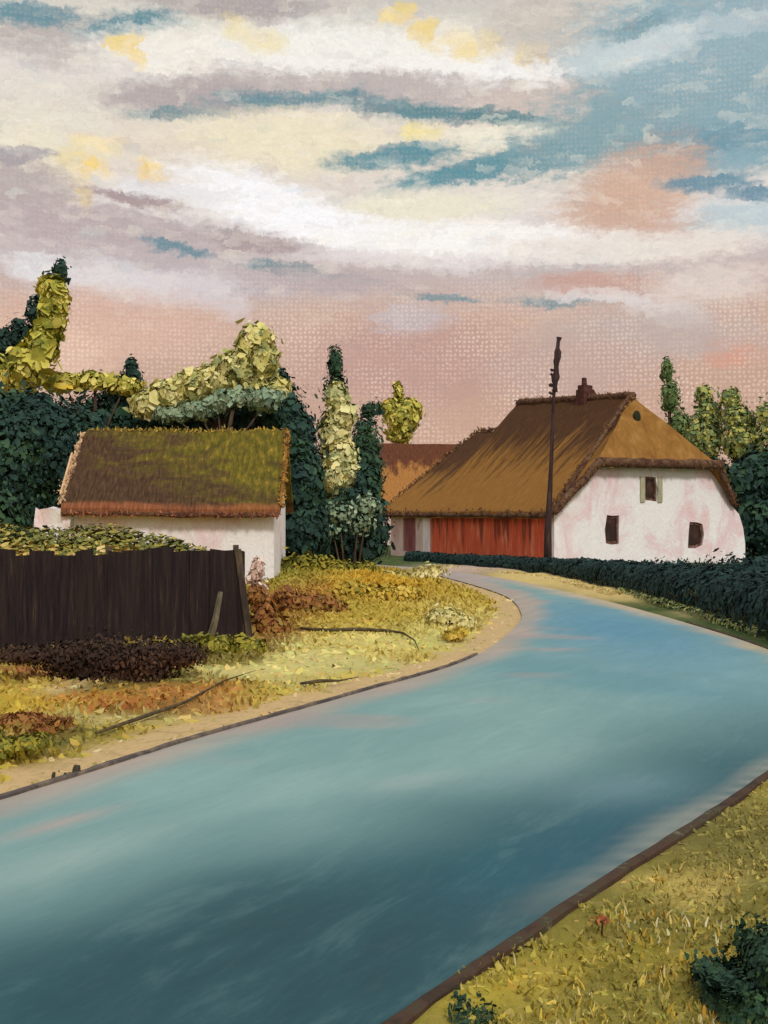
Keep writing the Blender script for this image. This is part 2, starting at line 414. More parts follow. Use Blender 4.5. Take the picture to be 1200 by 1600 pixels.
# ------------------------------------------------------------------ road and ground
def spline(P, n):
    P = np.array(P, float); P = np.vstack([2 * P[0] - P[1], P, 2 * P[-1] - P[-2]])
    out = []
    for i in range(1, len(P) - 2):
        p0, p1, p2, p3 = P[i - 1:i + 3]
        for t in np.linspace(0, 1, 24, endpoint=False):
            out.append(.5 * ((2 * p1) + (-p0 + p2) * t + (2 * p0 - 5 * p1 + 4 * p2 - p3) * t * t + (-p0 + 3 * p1 - 3 * p2 + p3) * t ** 3))
    out.append(P[-2]); out = np.array(out)
    s = np.concatenate([[0], np.cumsum(np.linalg.norm(np.diff(out, axis=0), axis=1))])
    q = np.linspace(0, s[-1], n)
    return np.stack([np.interp(q, s, out[:, 0]), np.interp(q, s, out[:, 1])], 1)
INNER = [(-10.2, -4.9), (-6.5, 2.4), gnd(0, 1252), gnd(300, 1158), gnd(560, 1084), gnd(730, 1032), gnd(800, 985), gnd(814, 958), gnd(785, 930), gnd(705, 905), (1.2, 44.5), (-1.6, 48.6), (-7, 52.6), (-20, 57)]
OUTER = [(-7.0, -5.3), (-3.45, 0.0), gnd(606, 1600), gnd(910, 1396), gnd(1200, 1207), (5.2, 13.4), (6.2, 16.3), (6.4, 20), (6.2, 24.5), (5.8, 29), (5.2, 33.5), (4.45, 38), (3.3, 42.5), (1.5, 47), (-1.8, 51.2), (-8, 55.6), (-20, 60.5)]
NS, NT = 520, 41
IN_, OUT_ = spline(INNER, NS), spline(OUTER, NS)
# pair stations by nearest progress so cross-lines stay tidy
road_poly = np.vstack([IN_, OUT_[::-1]])
def inside(x, y):
    x = np.asarray(x); y = np.asarray(y); c = np.zeros(x.shape, bool)
    a = road_poly; b = np.roll(a, -1, 0)
    for (x1, y1), (x2, y2) in zip(a, b):
        k = ((y1 > y) != (y2 > y))
        if y1 != y2: c ^= k & (x < (x2 - x1) * (y - y1) / (y2 - y1) + x1)
    return c
def dist_to(poly, x, y):
    q = np.stack([np.ravel(x), np.ravel(y)], 1); out = np.empty(len(q))
    pp = poly[::2]
    for i in range(0, len(q), 4000):
        d = np.linalg.norm(q[i:i + 4000, None] - pp[None], axis=2); out[i:i + 4000] = d.min(1)
    return out.reshape(np.shape(x))
def setcol(me, cols, name='Col', dom='POINT'):
    at_ = me.color_attributes.new(name, 'FLOAT_COLOR', dom)
    at_.data.foreach_set('color', np.asarray(cols, np.float32).ravel())
def lin(c): return np.array(S(*c)[:3])
def vnoise(x, y, s, seed=0):
    f = lambda a, b: mnoise.noise(Vector((a * s, b * s, seed * 3.7)))
    return np.vectorize(f)(x, y)

# road sheet
t = np.linspace(0, 1, NT)[None, :, None]
RV = IN_[:, None] * (1 - t) + OUT_[:, None] * t
X, Y = RV[..., 0], RV[..., 1]
TT = np.broadcast_to(np.linspace(0, 1, NT)[None], X.shape)
SSs = np.broadcast_to(np.linspace(0, 1, NS)[:, None], X.shape)
Z = 0.012 + .05 * (1 - (2 * TT - 1) ** 2)
idx = np.arange(NS * NT).reshape(NS, NT)
Fq = np.stack([idx[:-1, :-1], idx[:-1, 1:], idx[1:, 1:], idx[1:, :-1]], -1).reshape(-1, 4)
rme = np_mesh('road', np.stack([X, Y, Z], -1).reshape(-1, 3), Fq, 4, True)
din, dout = dist_to(IN_, X, Y), dist_to(OUT_, X, Y)
n1 = vnoise(X, Y, .35, 1); n2 = vnoise(X * .6 + Y * .8, -X * .8 + Y * .6, .8, 2)
def sstep(a, b, v): 
    q = np.clip((v - a) / (b - a), 0, 1); return q * q * (3 - 2 * q)
base = np.broadcast_to(lin((138, 174, 172)), X.shape + (3,)).copy()
def patch(f, c):
    global base
    f = np.clip(f, 0, 1)[..., None]; base = base * (1 - f) + lin(c) * f
patch(sstep(.1, .5, n1) * .6, (154, 188, 184)); patch(sstep(-.1, -.5, n1) * .6, (110, 158, 166))
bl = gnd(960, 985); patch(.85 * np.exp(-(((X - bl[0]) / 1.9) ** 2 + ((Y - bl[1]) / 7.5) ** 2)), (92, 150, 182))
# shade over the near road, painted into its colour along the outer half
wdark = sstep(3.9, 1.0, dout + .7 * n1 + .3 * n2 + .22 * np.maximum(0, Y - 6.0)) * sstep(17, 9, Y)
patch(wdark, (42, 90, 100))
patch(.9 * sstep(2.3, .7, np.hypot(X - gnd(520, 1530)[0], (Y - gnd(520, 1530)[1]) * 1.2) + .4 * n2), (38, 72, 80))  # deeper pool of the painted shade at the near end
for px, py, ra, rb, c_, o_ in ((650,1232,.5,.22,(176,194,188),.6),(840,1205,.9,.3,(150,178,178),.5),(460,1238,.8,.3,(164,192,188),.5),(60,1365,1.2,.3,(168,190,184),.7),(90,1296,.5,.12,(200,172,164),.7),(980,1240,.8,.5,(128,160,168),.6),(900,1330,1.6,.35,(44,92,114),.6)):
    qx, qy = gnd(px, py); ca, sa = math.cos(R(54)), math.sin(R(54)); da = (X - qx) * ca + (Y - qy) * sa; db = -(X - qx) * sa + (Y - qy) * ca
    patch(o_ * np.exp(-((da / ra) ** 2 + ((db + .1 * n2) / rb) ** 2)), c_)
# sand and dust washed in from the verges
patch(.9 * sstep(.75, .05, din + .25 * n2 - .012 * np.clip(Y - 12, 0, 30)), (196, 172, 156))
patch(.9 * sstep(.55 + .05 * np.clip(Y - 18, 0, 16), .05, dout + .3 * n2) * sstep(13, 17, Y), (216, 188, 152))
patch(.7 * sstep(.30, .02, dout + .12 * n2) * sstep(6.0, 8, Y) * sstep(17, 13, Y), (172, 166, 152))
patch(sstep(34, 41, Y + 1.5 * n1) * .92, (196, 176, 170))
patch(.5 * sstep(.32, .6, vnoise(X * .7 + Y * .4, Y, .9, 5)) * sstep(2.3, 1.0, din), (188, 164, 158))
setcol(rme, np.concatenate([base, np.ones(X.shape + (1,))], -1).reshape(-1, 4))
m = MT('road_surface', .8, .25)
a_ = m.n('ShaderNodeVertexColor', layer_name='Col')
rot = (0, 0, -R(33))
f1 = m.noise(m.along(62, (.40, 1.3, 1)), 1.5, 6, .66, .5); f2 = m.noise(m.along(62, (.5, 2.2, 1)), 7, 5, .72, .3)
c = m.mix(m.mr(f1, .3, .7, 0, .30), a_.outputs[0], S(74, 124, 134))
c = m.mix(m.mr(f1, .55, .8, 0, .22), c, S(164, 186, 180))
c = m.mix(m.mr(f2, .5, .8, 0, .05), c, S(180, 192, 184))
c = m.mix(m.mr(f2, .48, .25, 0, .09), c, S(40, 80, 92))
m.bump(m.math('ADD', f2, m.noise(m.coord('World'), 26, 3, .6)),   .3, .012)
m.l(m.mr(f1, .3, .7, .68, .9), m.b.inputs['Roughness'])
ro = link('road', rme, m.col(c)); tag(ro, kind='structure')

# ground sheet: fine near the road, reaching the horizon
def spaced(a, b, step, far):
    core = np.arange(a, b + 1e-6, step); g = np.geomspace(step * 1.5, far, 26)
    return np.concatenate([a - g[::-1], core, b + g])
gx, gy = spaced(-11, 12, .22, 900), spaced(3, 56, .3, 900)
GX, GY = np.meshgrid(gx, gy)
near = (np.abs(GX) < 40) & (GY > -30) & (GY < 120)
gi, go = dist_to(IN_, GX, GY), dist_to(OUT_, GX, GY)
ins = inside(GX, GY)
dr = np.where(ins, 0, np.minimum(gi, go))
LEFT = gi < go
h = vnoise(GX, GY, .5, 3) * .10 + vnoise(GX, GY, 1.7, 4) * .035
def groundz(x, y):
    x = np.asarray(x, float); y = np.asarray(y, float)
    d = np.where(inside(x, y), 0, np.minimum(dist_to(IN_, x, y), dist_to(OUT_, x, y)))
    l = dist_to(IN_, x, y) < dist_to(OUT_, x, y)
    hh = vnoise(x, y, .5, 3) * .10 + vnoise(x, y, 1.7, 4) * .035
    return gz_(x, y, d, l, hh)
def gz_(x, y, d, l, hh):
    q = np.clip(d / 1.2, 0, 1)
    bank = np.where(l, .10 * sstep(.7, 2.0, d), .07 * sstep(.3, 1.2, d))
    mound = .42 * np.exp(-(((x + 1.6) / 2.3) ** 2 + ((y - 33) / 6.5) ** 2)) * sstep(.4, 1.6, d)
    return -.02 * (d <= 0.01) + q * (hh * .8 + .02) + bank + mound
GZ = np.where(near, gz_(GX, GY, dr, LEFT, h), -.03)
GZ = np.where(ins | (dr < .12), -.02, GZ)
PATCH = [  # px, py on the ground, half-width px, half-height px, colour
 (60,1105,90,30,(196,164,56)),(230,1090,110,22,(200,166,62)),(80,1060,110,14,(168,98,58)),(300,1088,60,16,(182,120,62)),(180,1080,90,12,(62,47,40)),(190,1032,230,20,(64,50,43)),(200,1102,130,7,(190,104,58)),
 (300,1110,110,12,(92,92,44)),(30,1180,90,28,(74,80,42)),(130,1150,60,14,(84,84,40)),(230,1118,90,10,(78,80,40)),(400,1025,40,18,(92,96,40)),(330,1075,60,10,(112,108,44)),(60,1068,60,10,(150,92,56)),(60,1150,60,20,(150,104,60)),(200,1120,110,10,(206,188,120)),(110,1085,50,10,(206,182,130)),
 (400,1060,80,18,(228,214,138)),(480,1035,90,22,(224,212,138)),(600,1010,120,24,(220,204,122)),(560,1045,120,12,(208,198,128)),(700,1000,70,20,(206,196,118)),(380,1035,50,20,(120,110,48)),(430,1000,36,26,(138,92,50)),
 (340,1110,80,14,(190,140,80)),(480,1075,120,10,(204,190,122)),(770,975,40,26,(214,200,128)),
 (480,905,80,26,(132,130,40)),(490,955,80,22,(160,104,54)),(600,935,90,22,(212,170,54)),(690,960,60,20,(206,186,100)),(560,965,60,14,(186,166,66)),
 (860,903,130,14,(236,206,136)),(950,924,80,13,(232,202,134)),(900,905,120,10,(230,202,132)),(1000,930,90,10,(222,196,130)),(1100,962,60,8,(170,160,110)),(720,890,100,6,(214,186,172)),
 (1000,1500,260,70,(158,144,58)),(1130,1310,150,80,(124,116,62)),(1000,1420,90,30,(126,118,58)),(800,1560,160,40,(186,164,62)),(1160,1420,80,60,(128,122,62)),(940,1460,70,30,(124,112,56)),(1100,1500,60,20,(110,106,52)),(960,1560,50,18,(112,106,50)),(1090,1390,50,30,(206,182,104)),(880,1540,60,26,(206,178,76)),(1040,1540,40,26,(210,180,80))]
PG = []
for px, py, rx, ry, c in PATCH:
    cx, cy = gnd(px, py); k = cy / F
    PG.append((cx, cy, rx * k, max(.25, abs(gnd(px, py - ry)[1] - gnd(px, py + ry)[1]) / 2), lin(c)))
def zone(x, y, jx, jy, left, d):
    col = np.where(left[..., None], lin((194, 170, 72)), lin((150, 138, 64)))
    col = np.where((y > 16)[..., None] & ~left[..., None], lin((70, 92, 52)), col)
    xx, yy = x + jx, y + jy
    for cx, cy, rx, ry, c in PG:
        f = np.exp(-((((xx - cx) / rx) ** 2 + ((yy - cy) / ry) ** 2)) ** 1.5)[..., None] * .95
        col = col * (1 - f) + c * f
    return col
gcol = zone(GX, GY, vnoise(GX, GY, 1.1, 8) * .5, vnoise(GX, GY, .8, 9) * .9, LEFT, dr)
fs = (sstep(.95, .5, dr + .22 * vnoise(GX, GY, 1.6, 11)) * LEFT * (GY < 60))[..., None] * .95
gcol = gcol * (1 - fs) + lin((214, 182, 134)) * fs
far_ = sstep(60, 110, np.hypot(GX, GY))[..., None]
gcol = gcol * (1 - far_) + lin((92, 100, 60)) * far_
ny, nx = GX.shape; ii = np.arange(ny * nx).reshape(ny, nx)
Fq = np.stack([ii[:-1, :-1], ii[:-1, 1:], ii[1:, 1:], ii[1:, :-1]], -1).reshape(-1, 4)
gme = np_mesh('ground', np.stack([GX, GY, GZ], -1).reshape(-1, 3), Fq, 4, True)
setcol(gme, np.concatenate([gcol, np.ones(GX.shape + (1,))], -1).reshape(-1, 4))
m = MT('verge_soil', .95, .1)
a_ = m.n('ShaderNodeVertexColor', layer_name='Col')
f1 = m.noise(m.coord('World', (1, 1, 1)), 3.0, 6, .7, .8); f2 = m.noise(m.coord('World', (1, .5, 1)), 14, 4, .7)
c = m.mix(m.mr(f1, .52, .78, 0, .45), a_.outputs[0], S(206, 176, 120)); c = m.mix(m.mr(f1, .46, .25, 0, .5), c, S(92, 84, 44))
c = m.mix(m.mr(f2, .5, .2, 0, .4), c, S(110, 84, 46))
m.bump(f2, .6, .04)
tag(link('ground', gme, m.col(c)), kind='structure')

# kerbs
def strip(name, line, width, height, z0, mat, jit=.01, side=1, sub=None):
    line = np.asarray(line); d = np.gradient(line, axis=0); d /= np.linalg.norm(d, axis=1, keepdims=True)
    nrm = np.stack([d[:, 1], -d[:, 0]], 1) * side
    V = []; Fs = []
    for i, (p, q) in enumerate(zip(line, nrm)):
        w = width * (1 + .25 * mnoise.noise(Vector((i * .35, 0, 3)))); hh = height * (1 + .25 * mnoise.noise(Vector((i * .5, 2, 9))))
        o = jit * mnoise.noise(Vector((i * .4, 5, 1)))
        for a, z in ((o, z0 - .08), (o, z0 + hh * .85), (o + w * .2, z0 + hh), (o + w * .85, z0 + hh * .97), (o + w, z0 + hh * .7), (o + w, z0 - .08)):
            V.append((p[0] + q[0] * a, p[1] + q[1] * a, z))
    n = len(line)
    for i in range(n - 1):
        for k in range(5): Fs.append((i * 6 + k, i * 6 + k + 1, i * 6 + 6 + k + 1, i * 6 + 6 + k))
    Fs.append(tuple(range(6))); Fs.append(tuple((n - 1) * 6 + k for k in range(5, -1, -1)))
    o = link(name, pmesh(name, V, Fs), mat); return o
KB = brushed('kerb_brown', [S(46, 38, 33), S(64, 53, 44), S(84, 62, 50), S(76, 70, 54), S(136, 126, 100)], 3.2, (1, 1, 1), .9, .5, .02, 'World')
KD = brushed('kerb_dark', [S(66, 62, 64), S(92, 84, 82), S(126, 112, 100), S(176, 150, 116)], 3.0, (1, 1, 1), .9, .5, .02, 'World', hi=.75)
sel = lambda line, y0, y1, xmin=-99: line[(line[:, 1] > y0) & (line[:, 1] < y1) & (line[:, 0] > xmin)]
tag(strip('kerb', sel(OUT_, -5, 24), .075, .03, 0, KB, .01, 1), kind='structure')
tag(strip('kerb_edging', sel(IN_, -4, 18.6), .055, .045, .0, KD, .02, -1), kind='structure')

# ------------------------------------------------------------------ grass and small growth on the verges
def blades(name, pts, h, w, cols, lean=.5, kind=None, mat=None, seg2=True):
    n = len(pts)
    z = groundz(pts[:, 0], pts[:, 1])
    B = np.stack([pts[:, 0], pts[:, 1], z - .02], 1)
    th = rng.uniform(0, 2 * math.pi, n); dirx = np.stack([np.cos(th), np.sin(th), np.zeros(n)], 1)
    ln = rng.normal(size=(n, 2)) * lean * h[:, None] * .5
    T = B + np.concatenate([ln, h[:, None]], 1); Mid = B + np.concatenate([ln * .3, h[:, None] * .55], 1)
    hw = (w / 2)[:, None] * dirx
    V = np.stack([B - hw * .7, B + hw * .7, Mid + hw, Mid - hw, T + hw * .35, T - hw * .35], 1).reshape(-1, 3)
    i0 = (np.arange(n) * 6)[:, None]
    Fq = np.concatenate([i0 + np.array([[0, 1, 2, 3]]), i0 + np.array([[3, 2, 4, 5]])], 1).reshape(-1, 4)
    me = np_mesh(name, V, Fq, 4)
    setcol(me, np.repeat(np.concatenate([cols, np.ones((n, 1))], 1), 6, 0))
    o = link(name, me, mat)
    return o
m = MT('grass_blades', .85, .15)
a_ = m.n('ShaderNodeVertexColor', layer_name='Col'); g_ = m.n('ShaderNodeNewGeometry')
f1 = m.noise(m.coord('World', (1, 1, .4)), 20, 3, .6)
c = m.mix(m.mr(g_.outputs['Random Per Island'], .55, 1, 0, .4), a_.outputs[0], S(214, 190, 96))
c = m.mix(m.mr(g_.outputs['Random Per Island'], .4, 0, 0, .3), c, S(84, 84, 34))
c = m.mix(m.mr(f1, .5, .8, 0, .3), c, S(232, 216, 150))
GRASS = m.col(c)
def scatter(n, x0, x1, y0, y1, left, dmin, p=1.0):
    out = []
    while sum(map(len, out)) < n:
        q = np.stack([rng.uniform(x0, x1, 6000), y0 + (y1 - y0) * rng.random(6000) ** p], 1)
        d1, d2 = dist_to(IN_, q[:, 0], q[:, 1]), dist_to(OUT_, q[:, 0], q[:, 1])
        d = np.minimum(d1, d2); k = (~inside(q[:, 0], q[:, 1])) & ((d1 < d2) == left)
        k &= d > dmin + .35 * np.vectorize(lambda a, b: mnoise.noise(Vector((a * 1.6, b * 1.6, 4))))(q[:, 0], q[:, 1])
        k &= np.abs(q[:, 0]) < q[:, 1] * .40 + 1.0
        out.append(q[k])
    return np.concatenate(out)[:n]
def zc(p, left, seed):
    return zone(p[:, 0], p[:, 1], vnoise(p[:, 0], p[:, 1], 1.1, 8) * .5 + rng.normal(size=len(p)) * .12, vnoise(p[:, 0], p[:, 1], .8, 9) * .9 + rng.normal(size=len(p)) * .25, np.full(len(p), left), 0)
p = scatter(34000, -9, 4, 9.5, 44, True, .62, 1.15)
bare = np.zeros(len(p), bool)
for q in ((400, 1060, 80, 16), (520, 1042, 110, 16), (590, 1012, 90, 12), (720, 1003, 60, 12), (300, 1125, 80, 10)):
    cx, cy = gnd(q[0], q[1]); bare |= ((p[:, 0] - cx) / (q[2] * cy / F)) ** 2 + ((p[:, 1] - cy) / (abs(gnd(q[0], q[1] - q[3])[1] - gnd(q[0], q[1] + q[3])[1]) / 2)) ** 2 < 1
p = p[~(bare & (rng.random(len(p)) < .93))]
nearf = (p[:, 1] > 15.6 + (p[:, 0] + 8.6) * .55) & (p[:, 0] < -2.2) & (p[:, 1] < 21)
p = p[~(nearf & (rng.random(len(p)) < .75))]
tall = .45 + .55 * np.clip(vnoise(p[:, 0], p[:, 1], .9, 14) + .45, 0, 1)
tag(blades('verge_grass', p, rng.uniform(.04, .13, len(p)) * tall * (.75 + .03 * p[:, 1]), rng.uniform(.025, .06, len(p)) * (.8 + .02 * p[:, 1]), zc(p, True, 1), 1.0, mat=GRASS), 'ochre and green grass on the left verge below the plank fence', 'grass', kind='stuff')
p = scatter(13000, .3, 8, 4.4, 17, False, .22, 1.3)
tag(blades('bank_grass', p, rng.uniform(.02, .065, len(p)), rng.uniform(.008, .024, len(p)), zc(p, False, 2), .9, mat=GRASS), 'olive and yellow grass on the near right bank', 'grass', kind='stuff')

def ground_dabs(name, p, lo_, hi_, cols, up=.35):
    n = len(p); sz = rng.uniform(lo_, hi_, n) * (.7 + .018 * p[:, 1])
    C_ = np.stack([p[:, 0], p[:, 1], groundz(p[:, 0], p[:, 1]) + sz * .08], 1)
    V, Fq = dabs(C_, np.tile([0, -.45, 1.0], (n, 1)) + rng.normal(size=(n, 3)) * up, sz, .42, .3)
    me = np_mesh(name, V, Fq, 4, True); setcol(me, np.repeat(np.concatenate([np.clip(cols, 0, 1), np.ones((n, 1))], 1), 8, 0))
    return link(name, me, GRASS)
p = scatter(10000, -9, 4, 9.3, 40, True, .55, 1.2)
c_ = zc(p, True, 1) * rng.uniform(.75, 1.3, (len(p), 1)) * (1 + rng.normal(size=(len(p), 3)) * .06)
tag(ground_dabs('dry_grass', p, .04, .125, c_, .16), 'flattened tufts of straw and cream coloured grass on the left verge', 'grass', kind='stuff')
p = scatter(900, -7, 4, 8.6, 34, True, .06, 1.2); p = p[dist_to(IN_, p[:, 0], p[:, 1]) < .7]
pal = np.array([lin(c) for c in [(226, 194, 146), (204, 168, 122), (232, 208, 164), (190, 160, 110), (176, 160, 100)]])
tag(ground_dabs('sand_crumbs', p, .03, .10, pal[rng.integers(0, 5, len(p))], .2), 'crumbs of peach coloured sand along the road edge', 'sand', kind='stuff')
p = scatter(3600, .3, 8, 4.4, 15, False, .15, 1.3)
c_ = zc(p, False, 2) * rng.uniform(.7, 1.35, (len(p), 1)) * (1 + rng.normal(size=(len(p), 3)) * .06)
tag(ground_dabs('bank_tufts', p, .02, .055, c_, .16), 'flattened olive tufts of grass on the near right bank', 'grass', kind='stuff')

BARK = brushed('bark', [S(60, 48, 42), S(84, 66, 54), S(108, 92, 74)], 4, (1, 1, .3), .95, .6, .03)

# ------------------------------------------------------------------ thatched farmhouse by the bend
def solid_roof(name, V, Fs, mat, thick, parent, uvf, sub=5, amp=.05, seed=1):
    """outer planes given by V, Fs; thatch laid below them; uvf(co) -> (u,v)"""
    bm = bmesh.new(); vs = [bm.verts.new(v) for v in V]
    for f in Fs: bm.faces.new([vs[i] for i in f])
    bmesh.ops.recalc_face_normals(bm, faces=bm.faces)
    if sum(f.normal.z for f in bm.faces) < 0: bmesh.ops.reverse_faces(bm, faces=bm.faces)
    bmesh.ops.triangulate(bm, faces=[f for f in bm.faces if len(f.verts) > 4])
    bmesh.ops.subdivide_edges(bm, edges=bm.edges, cuts=sub * 2, use_grid_fill=True)
    wobble(bm, amp, .9, seed)
    top = list(bm.faces); bd = [e for e in bm.edges if e.is_boundary]
    ext = bmesh.ops.extrude_face_region(bm, geom=top)
    nv = [g for g in ext['geom'] if isinstance(g, bmesh.types.BMVert)]
    for v in nv: v.co.z += .0
    bmesh.ops.delete(bm, geom=[], context='FACES')
    olds = {v for f in top for v in f.verts}
    for v in olds: v.co.z -= thick
    bmesh.ops.recalc_face_normals(bm, faces=bm.faces)
    uv = bm.loops.layers.uv.new('UVMap')
    for f in bm.faces:
        for l in f.loops: l[uv].uv = uvf(l.vert.co, f.normal)
    me = bpy.data.meshes.new(name); bm.to_mesh(me); bm.free()
    return link(name, me, mat, parent)

AL = R(27); CX, CY = (866 - 600) * 46.3 / F, 46.3
HW, HL, MAIN, WALLZ, RIDGE = 10.27, 14.3, 10.3, 2.62, 7.35
house = empty('thatched_farmhouse', (CX, CY, 0), AL, label='thatched farmhouse with white gable end and red side wall behind the dark hedge', cat='house')
WHITE = MT('white_limewash', .85, .2)
v = WHITE.coord('Object', (1, 1, .6)); f = WHITE.noise(v, .8, 6, .7, .8); g = WHITE.noise(WHITE.coord('Object', (2.2, 2.2, 1)), 3.4, 5, .7, .6)
c = WHITE.ramp(f, [(.28, S(240, 206, 208)), (.42, S(244, 222, 226)), (.52, S(250, 246, 248)), (.7, S(252, 250, 252))])
c = WHITE.mix(WHITE.mr(g, .58, .78, 0, .7), c, S(216, 228, 240)); c = WHITE.mix(WHITE.mr(g, .40, .22, 0, .8), c, S(236, 198, 194))
WHITE.bump(WHITE.noise(v, 5, 4, .6, 1.2), .8, .05); WHITE = WHITE.col(c)
RED = MT('red_boards', .85, .2)
v = RED.coord('Object', (1, 1.2, .22)); f = RED.noise(v, 2.6, 6, .7, .5)
c = RED.ramp(f, [(.3, S(196, 82, 58)), (.42, S(224, 100, 70)), (.55, S(238, 116, 80)), (.68, S(244, 166, 134))])
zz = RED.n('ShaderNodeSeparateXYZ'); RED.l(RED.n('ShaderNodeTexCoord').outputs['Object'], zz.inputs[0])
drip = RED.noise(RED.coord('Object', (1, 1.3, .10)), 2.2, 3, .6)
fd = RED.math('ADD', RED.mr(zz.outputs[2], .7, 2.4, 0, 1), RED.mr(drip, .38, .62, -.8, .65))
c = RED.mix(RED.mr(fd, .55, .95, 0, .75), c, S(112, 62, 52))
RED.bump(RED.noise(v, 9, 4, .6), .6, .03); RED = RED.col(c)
# one solid of walls, ridge line above; outline in x (across the gable)
def roofz(x): return 2.32 + (RIDGE - 2.32) * (1 - abs(x - HW / 2) / (HW / 2 + .42))
def prism(name, prof, y0, y1, mat, parent):
    V = [(x, y0, z) for x, z in prof] + [(x, y1, z) for x, z in prof]; n = len(prof)
    Fs = [tuple(range(n)), tuple(range(2 * n - 1, n - 1, -1))] + [(i, i + n, (i + 1) % n + n, (i + 1) % n) for i in range(n)]
    bm = bmesh.new(); vs = [bm.verts.new(q) for q in V]
    for f in Fs: bm.faces.new([vs[i] for i in f])
    return link(name, bm_mesh(name, bm), mat, parent)
HIPZ = 4.45
hx = (HIPZ - .35 - 2.32) / (RIDGE - 2.32) * (HW / 2 + .42) - .42 + .1
# openings of the gable: px -> local x
def lx(px):
    k = (px - 600) / F
    return (k * CY - CX) / (math.cos(AL) - k * math.sin(AL))
def lz(px, py):
    x = lx(px); return EYE + (800 - py) * (CY + x * math.sin(AL)) / F
gable = prism('gable_wall', [(0, -.6), (HW, -.6), (HW - .02, .9), (HW - .14, 1.6), (HW - .38, 2.2), (lx(1143), lz(1143, 790)), (HW - hx - .1, HIPZ - .3), (hx, HIPZ - .3), (0, roofz(0) - .32)], 0, .4, WHITE, house)
wins = [(957, 828, 24, 46), (1088, 836, 27, 40), (1017, 763, 20, 40)]
WB = []
for px, py, w, hh in wins:
    k = (CY + lx(px) * math.sin(AL)) / F
    WB.append((lx(px), lz(px, py), w * k / math.cos(AL) * 1.05, hh * k))
DARKPANE = brushed('window_dark', [S(36, 24, 22), S(56, 37, 33), S(96, 64, 54)], 4, (1, 1, .5), .45, .3, .02, spec=.4)
FRAME = brushed('window_wood', [S(70, 46, 40), S(104, 72, 62), S(168, 134, 124)], 5, (1, 1, .5), .85, .4, .01)
SHUT = brushed('shutter_paint', [S(150, 148, 116), S(176, 172, 140), S(196, 190, 170)], 4, (1, 1, .4), .85, .4, .01)
_rw = random.Random(11)
WP = []
for x, z, w, hh in WB:
    P = []
    for u_, v_ in ((-.93, -.9), (-.05, -1.03), (.88, -.94), (1.0, 0), (.9, .93), (.06, 1.02), (-.88, .95), (-1.0, .06)):
        P.append((u_ * w / 2 * _rw.uniform(.82, 1.16), v_ * hh / 2 * _rw.uniform(.86, 1.12)))
    WP.append(P)
def outline_prism(P, x, z, k, y0, y1, bm):
    n = len(P); v0 = [bm.verts.new((x + p * k, y0, z + q * k)) for p, q in P]; v1 = [bm.verts.new((x + p * k, y1, z + q * k)) for p, q in P]
    bm.faces.new(v0); bm.faces.new(v1[::-1])
    for i in range(n): bm.faces.new((v0[i], v1[i], v1[(i + 1) % n], v0[(i + 1) % n]))
def cut_with(o, bm):
    me = bm_mesh('opening', bm); k = bpy.data.objects.new('opening', me); COL.objects.link(k)
    md = o.modifiers.new('cut', 'BOOLEAN'); md.object = k; md.operation = 'DIFFERENCE'; md.solver = 'EXACT'
    par, o.parent = o.parent, None
    bpy.context.view_layer.update()
    new = bpy.data.meshes.new_from_object(o.evaluated_get(bpy.context.evaluated_depsgraph_get()))
    o.modifiers.clear(); o.data = new; o.parent = par
    bpy.data.objects.remove(k); bpy.data.meshes.remove(me)
bm = bmesh.new()
for (x, z, w, hh), P in zip(WB, WP): outline_prism(P, x, z, 1, -.3, .22, bm)
cut_with(gable, bm)
for i, ((x, z, w, hh), P) in enumerate(zip(WB, WP)):
    bm = bmesh.new(); n = len(P)
    rings = [[bm.verts.new((x + p * k, y, z + q * k)) for p, q in P] for k, y in ((.985, .20), (.985, .07), (.80, .09), (.80, .20))]
    for r0, r1 in zip(rings, rings[1:]):
        for j in range(n): bm.faces.new((r0[j], r0[(j + 1) % n], r1[(j + 1) % n], r1[j]))
    fr = link('window', bm_mesh('window', bm), FRAME, house)
    fr['label'] = ['small dark window nearer the red wall', 'small dark window at the right of the gable', 'attic hatch between pale shutters'][i]
    bm = bmesh.new(); outline_prism(P, x, z, .79, .13, .17, bm); link('pane', bm_mesh('pane', bm), DARKPANE, fr)
x, z, w, hh = WB[2]
for s in (-1, 1):
    bm = bmesh.new(); add_box(bm, Vector((x + s * (w / 2 + .15), -.03, z - .05)), (.24, .05, hh * 1.0)); link('shutter', bm_mesh('shutter', bm), SHUT, house)
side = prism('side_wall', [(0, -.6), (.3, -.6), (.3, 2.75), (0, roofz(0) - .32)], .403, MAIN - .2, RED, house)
prism('back_wall', [(HW - 1.1, -.6), (HW - .8, -.6), (HW - .8, 2.55), (HW - 1.1, 2.75)], .403, HL, WHITE, house)
MAUVE = brushed('annex_limewash', [S(196, 150, 150), S(222, 190, 184), S(236, 214, 204), S(150, 96, 98)], 1.6, (1, 1, .3), .9, .6, .05)
prism('corner_pier', [(-.06, -.6), (.34, -.6), (.34, 2.7), (-.06, roofz(-.06) - .32)], MAIN - .2, MAIN + .5, WHITE, house)
annex = prism('annex_wall', [(0, -.6), (.3, -.6), (.3, 2.7), (0, roofz(0) - .32)], MAIN + .5, HL, MAUVE, house)
cut(annex, [((0, 12.3, 1.2), (.5, 1.3, 1.75))])
bm = bmesh.new(); add_box(bm, Vector((.10, 12.3, 1.2)), (.06, 1.296, 1.746))
link('door', bm_mesh('door', bm), brushed('door_mauve', [S(120, 66, 70), S(150, 92, 94), S(176, 124, 122)], 3, (1, 1, .2), .85, .5, .02), house)
ANR = 6.45
prism('end_wall', [(.3, -.6), (HW - 1.11, -.6), (HW - 1.11, 2.7), (HW / 2, ANR - .45), (.3, 2.7)], HL - .3, HL, WHITE, house)

